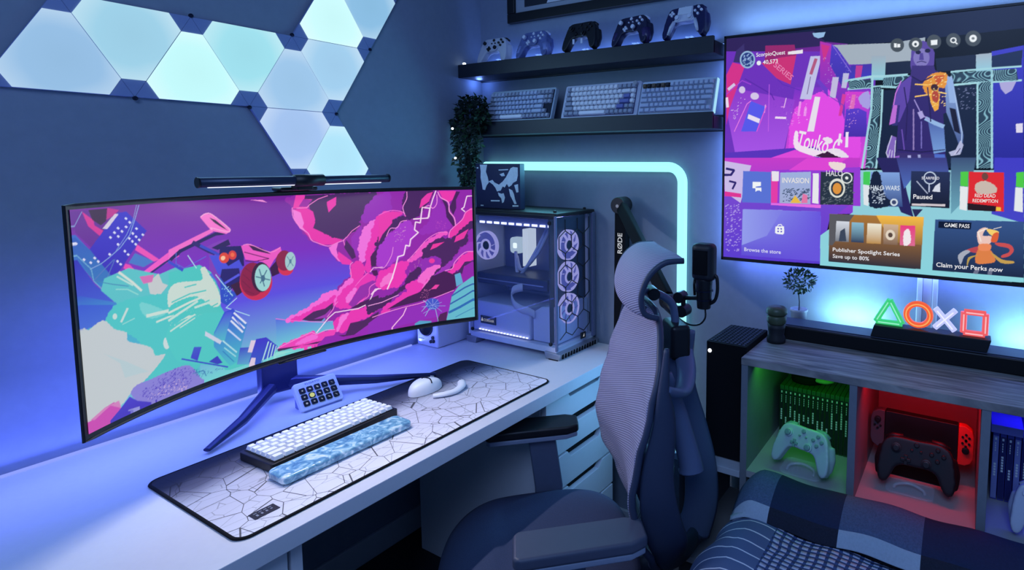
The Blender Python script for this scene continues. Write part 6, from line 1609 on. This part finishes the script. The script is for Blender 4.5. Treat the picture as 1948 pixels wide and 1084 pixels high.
for k in range(64):
    a = 2*PI*k/64; c, s = math.cos(a), math.sin(a); q = max(abs(c), abs(s)); rim.append(back_uv(.5+.5*c/q, .5+.5*s/q, 1.0, .006))
b = MB(); b.tube(rim, .008, 10, closed=True); b.build('back_rim', DGREY, t, smooth=True)
FRM = mat('chair_frame', (92, 106, 138), .42, noise=.08)
for s in (-1, 1):
    P = catmull([(.238, s*.236, 1.045), (.228, s*.249, .96), (.216, s*.250, .88), (.188, s*.248, .77), (.186, s*.236, .68), (.215, s*.205, .58), (.270, s*.145, .500), (.335, s*.070, .458), (.385, 0, .452)], 6)
    n = len(P); P = [q+Vector((.040*math.sin(PI*min(1, max(0, (k/n-.12)/.93)))**1.2*(1 if k/n < .62 else max(0, 1-(k/n-.62)/.2)), 0, 0)) for k, q in enumerate(P)]; b = MB(); b.tube(P, [.005+.011*min(1, k/9)+.029*math.sin(PI*min(1, max(0, (k/n-.12)/.93)))**1.2 for k in range(n)], 14, ry=[.006+.006*min(1, k/9) for k in range(n)], up=(0, s, .15)); b.build('side_frame', DGREY, t, smooth=True)
    b = MB(); P = catmull([(.228, s*.244, .955), (.285, s*.190, .925), (.325, s*.100, .935), (.345, 0, .960)], 6); n = len(P)
    b.tube(P, .011, 10, ry=[.018+.010*k/n for k in range(n)], up=(1, 0, 0)); b.build('yoke_arm', FRM, t, smooth=True)
    b = MB(); P = catmull([(.258, s*.130, .945), (.290, s*.142, .85), (.318, s*.152, .745), (.322, s*.154, .715)], 6); n = len(P)
    b.tube(P, [.014+.008*k/n for k in range(n)], 14, ry=[.022+.010*k/n for k in range(n)], up=(1, 0, 0)); o = b.build('lumbar_arm', FRM, t, smooth=True, bevel=0)
    b = MB(); b.tube([(.322, s*.154, .716), (.3225, s*.154, .711)], .017, 16, ry=.024, up=(1, 0, 0)); b.build('end_cap', DGREY, o)
P = catmull([(.375, 0, .445), (.400, 0, .53), (.396, 0, .64), (.372, 0, .75), (.345, 0, .85), (.340, 0, .93), (.348, 0, 1.01)], 6); n = len(P)
b = MB(); b.tube(P, [.016]*n, 14, ry=[.052-.022*k/n for k in range(n)], up=(1, 0, 0)); b.build('spine', FRM, t, smooth=True)
b = MB(); b.tube(catmull([(.12, 0, .36), (.24, 0, .375), (.34, 0, .41), (.385, 0, .455)], 5), .020, 12, ry=.030); b.build('back_bracket', DGREY, t, smooth=True)
b = MB(); b.grid(lambda u, v: (interp(PROF, .60+.16*v)+.058+.02*(1-(2*u-1)**2), (u-.5)*.30, .60+.16*v), 16, 8); b.build('lumbar_pad', GREY, t, smooth=True, solid=.014)
b = MB(); b.box(.300, .352, -.050, .050, .945, 1.035); b.build('headrest_socket', BLACK, t, bevel=.012, seg=3)
b = MB(); b.tube(catmull([(.325, 0, 1.00), (.322, 0, 1.05), (.312, 0, 1.085), (.275, 0, 1.110), (.235, 0, 1.118)], 6), .010, 12, ry=.015, up=(0, 1, 0)); b.build('headrest_post', FRM, t, smooth=True)
b = MB(); b.tube([(.262, -.026, 1.113), (.262, .026, 1.113)], .016, 18); b.build('headrest_hinge', BLACK, t, bevel=.003)
HP = catmull([(.288, 0, 1.226), (.238, 0, 1.222), (.198, 0, 1.190), (.178, 0, 1.140), (.186, 0, 1.095), (.222, 0, 1.080)], 6)
def head_pt(u, v):
    p_ = HP[int(round(u*(len(HP)-1)))]; y = (v-.5)*.30; k = (2*v-1)**2
    zc_, xc_ = 1.150, .25
    sc = 1-.10*k*k
    return (xc_+(p_.x-xc_)*sc+.016*k, y, zc_+(p_.z-zc_)*sc)
b = MB(); b.grid(head_pt, len(HP)-1, 20); b.build('headrest_mesh', MESH, t, smooth=True, solid=.008)
for s in (0, 1):
    b = MB(); b.tube([head_pt(k/(len(HP)-1), s) for k in range(len(HP))], .0055, 10, ry=.007); b.build('headrest_rim', DGREY, t, smooth=True)
b = MB(); b.grid(lambda u, v: tuple(Vector(head_pt(.55+.35*u, .32+.36*v))+Vector((.028, 0, 0))), 8, 8); b.build('headrest_shell', GREY, t, smooth=True, solid=.012)
# armrests
def arm(s, px, pz, py):
    a = MB()
    O = [(px-.135, -.036), (px-.125, -.046), (px+.10, -.046), (px+.135, -.030), (px+.135, .030), (px+.10, .046), (px-.125, .046), (px-.135, .036)]
    O = [(x, y+py) for x, y in O]
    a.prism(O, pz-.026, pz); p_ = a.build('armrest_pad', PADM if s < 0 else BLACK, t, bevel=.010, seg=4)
    a = MB(); a.prism([(px+(x-px)*.97, py+(y-py)*.93) for x, y in O], pz-.040, pz-.026); lab(a.build('armrest_base', mat('arm_trim', (132, 142, 164), .4), t, bevel=.003), 'lighter grey base under the pad')
    a = MB(); a.prism([(px*.3-.038, pz-.04), (px*.3+.042, pz-.04), (.052, .47), (.045, .385), (-.03, .385), (-.030, .47)], -.012, .012, lambda x, z, h: (x, py-s*.004+h, z)); a.build('arm_post', GREY, t, bevel=.006, seg=3)
    a = MB(); a.box(-.03, .045, min(py, s*.10), max(py, s*.10), .375, .398); a.build('arm_bracket', DGREY, t, bevel=.004)
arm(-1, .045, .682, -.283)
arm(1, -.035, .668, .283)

# ================================================================ bed
t = thing('bed', 'bed corner in the right foreground with striped and waffle-woven bedding', 'bed', (0, 0, 0))
b = MB(); b.box(1.44, 2.42, -1.62, -.56, .12, .36); b.build('bed_base', mat('bed_base', (40, 46, 62), .8), t, bevel=.02)
b = MB(); b.box(1.43, 2.42, -1.62, -.50, .36, .54); b.build('mattress', mat('mattress', (180, 184, 196), .9), t, bevel=.03, seg=4)
for x in (1.48, 2.38):
    for y in (-1.58, -.62): b = MB(); b.tube([(x, y, 0), (x, y, .13)], .022, 12); b.build('leg', BLACK, t)
DUV = D.materials.new('bedding_stripe_waffle'); DUV.use_nodes = True; nt, bs = nodes(DUV); L = nt.links.new
tc = nt.nodes.new('ShaderNodeTexCoord'); sp = nt.nodes.new('ShaderNodeSeparateXYZ'); L(tc.outputs['UV'], sp.inputs[0])
def mth2(op, a, b=None):
    q = nt.nodes.new('ShaderNodeMath'); q.operation = op
    for i, v in enumerate((a, b)):
        if v is None: continue
        if isinstance(v, (int, float)): q.inputs[i].default_value = v
        else: L(v, q.inputs[i])
    return q.outputs[0]
nz = nt.nodes.new('ShaderNodeTexNoise'); nz.inputs['Scale'].default_value = 7; L(tc.outputs['UV'], nz.inputs['Vector'])
wob = mth2('MULTIPLY', mth2('SUBTRACT', nz.outputs['Fac'], .5), .035)
st = mth2('LESS_THAN', mth2('ABSOLUTE', mth2('SINE', mth2('MULTIPLY', mth2('ADD', sp.outputs['Y'], wob), PI/.036))), .16)
wx = mth2('SINE', mth2('MULTIPLY', mth2('ADD', sp.outputs['X'], wob), 2*PI/.0205)); wy = mth2('SINE', mth2('MULTIPLY', mth2('ADD', sp.outputs['Y'], wob), 2*PI/.0150))
wf = mth2('GREATER_THAN', mth2('MINIMUM', wx, wy), -.45)
isw = mth2('GREATER_THAN', sp.outputs['X'], .262)
def mixc(fac, a, b):
    q = nt.nodes.new('ShaderNodeMix'); q.data_type = 'RGBA'; L(fac, q.inputs[0])
    for i, v in ((6, a), (7, b)):
        if isinstance(v, tuple): q.inputs[i].default_value = (*lin(v), 1)
        else: L(v, q.inputs[i])
    return q.outputs[2]
c1 = mixc(st, (92, 112, 150), (232, 236, 246)); c2 = mixc(wf, (66, 88, 136), (206, 212, 232)); L(mixc(isw, c1, c2), bs.inputs['Base Color']); bs.inputs['Roughness'].default_value = .9
bp = nt.nodes.new('ShaderNodeBump'); bp.inputs['Strength'].default_value = .6; bp.inputs['Distance'].default_value = .004; L(mth2('MULTIPLY', isw, mth2('ADD', wx, wy)), bp.inputs['Height']); L(bp.outputs['Normal'], bs.inputs['Normal'])
def duvet(u, v):
    # u : arc length from the floor-side hem over the rolled edge, v along the bed
    y = -.548-1.05*v; L_ = u*1.15; R_ = .10
    wob = .008*math.sin(y*31+1)+.006*math.sin(y*57)
    if L_ < .16: x, z = 1.352+wob, .355+L_
    elif L_ < .16+R_*PI/2: a = (L_-.16)/R_; x, z = 1.352+R_*(1-math.cos(a))+wob*(1-a/1.6), .515+R_*math.sin(a)
    else: q = L_-.16-R_*PI/2; x, z = 1.452+q, .615-.015*min(1, q/.2)
    z += .003*math.sin(x*23+y*9)*(1 if L_ > .3 else .3)+.002*math.sin(x*41-y*17)-.012
    fy = max(0, (y+.60)/.052); z -= .008*min(1, fy)**2
    return (x, y, z)
nu, nv_ = 110, 90
me_b = MB(); V = [[me_b.v(duvet(i/nu, j/nv_)) for j in range(nv_+1)] for i in range(nu+1)]
uvl = me_b.bm.loops.layers.uv.new('UVMap')
for i in range(nu):
    for j in range(nv_):
        f = me_b.bm.faces.new([V[i][j], V[i+1][j], V[i+1][j+1], V[i][j+1]])
        for lp, (a, c) in zip(f.loops, ((i, j), (i+1, j), (i+1, j+1), (i, j+1))): lp[uvl].uv = (a/nu*1.15-.10, c/nv_*1.05)
me_b.build('duvet', DUV, t, smooth=True, solid=.012)
# patchwork throw folded along the cabinet side of the bed
t = thing('throw_blanket', 'patchwork blanket of navy, slate and pale squares along the bed edge', 'blanket', (0, 0, 0))
BM_ = [mat('throw_slate', (84, 102, 134), .95, noise=.7, nscale=260, bump=.6), mat('throw_navy', (32, 46, 78), .95, noise=.4, nscale=200, bump=.4), mat('throw_pale', (176, 190, 204), .95, noise=.2, nscale=200, bump=.3), mat('throw_charcoal', (36, 40, 56), .95, noise=.7, nscale=260, bump=.6)]
SEC = catmull([(-.478, .50), (-.452, .57), (-.438, .628), (-.452, .656), (-.490, .660), (-.535, .640), (-.556, .622), (-.568, .602)], 6)
def throw(u, v):
    x = 1.385+1.05*u; p_ = SEC[int(round(v*(len(SEC)-1)))]
    e = max(0, (1.43-x)/.05)
    z = p_[1]+.0018*math.sin(x*19)+.0015*math.sin(x*43+v*5)-.050*e**1.6*(1 if v < .95 else .5)-.010*(x-1.4)
    y = p_[0]-.0+.004*math.sin(x*27)-.030*max(0, v-.5)*0+ (-.020*min(1, e)*(v < .4))
    return (x-.0, y+ (x-1.4)*.018*(1 if v > .35 else 0), z)
XB = [1.470, 1.628, 1.795, 1.985, 2.15, 2.32]
def throw_m(u, v):
    x = 1.385+1.05*(u+.004); c = sum(x > q for q in XB)
    if v > .775: return 2 if c % 2 == 0 else 3
    return 0 if c % 2 == 0 else 1
b = MB(); b.grid(throw, 120, len(SEC)-1, throw_m); b.build('woven_cover', BM_, t, smooth=True, solid=.012)
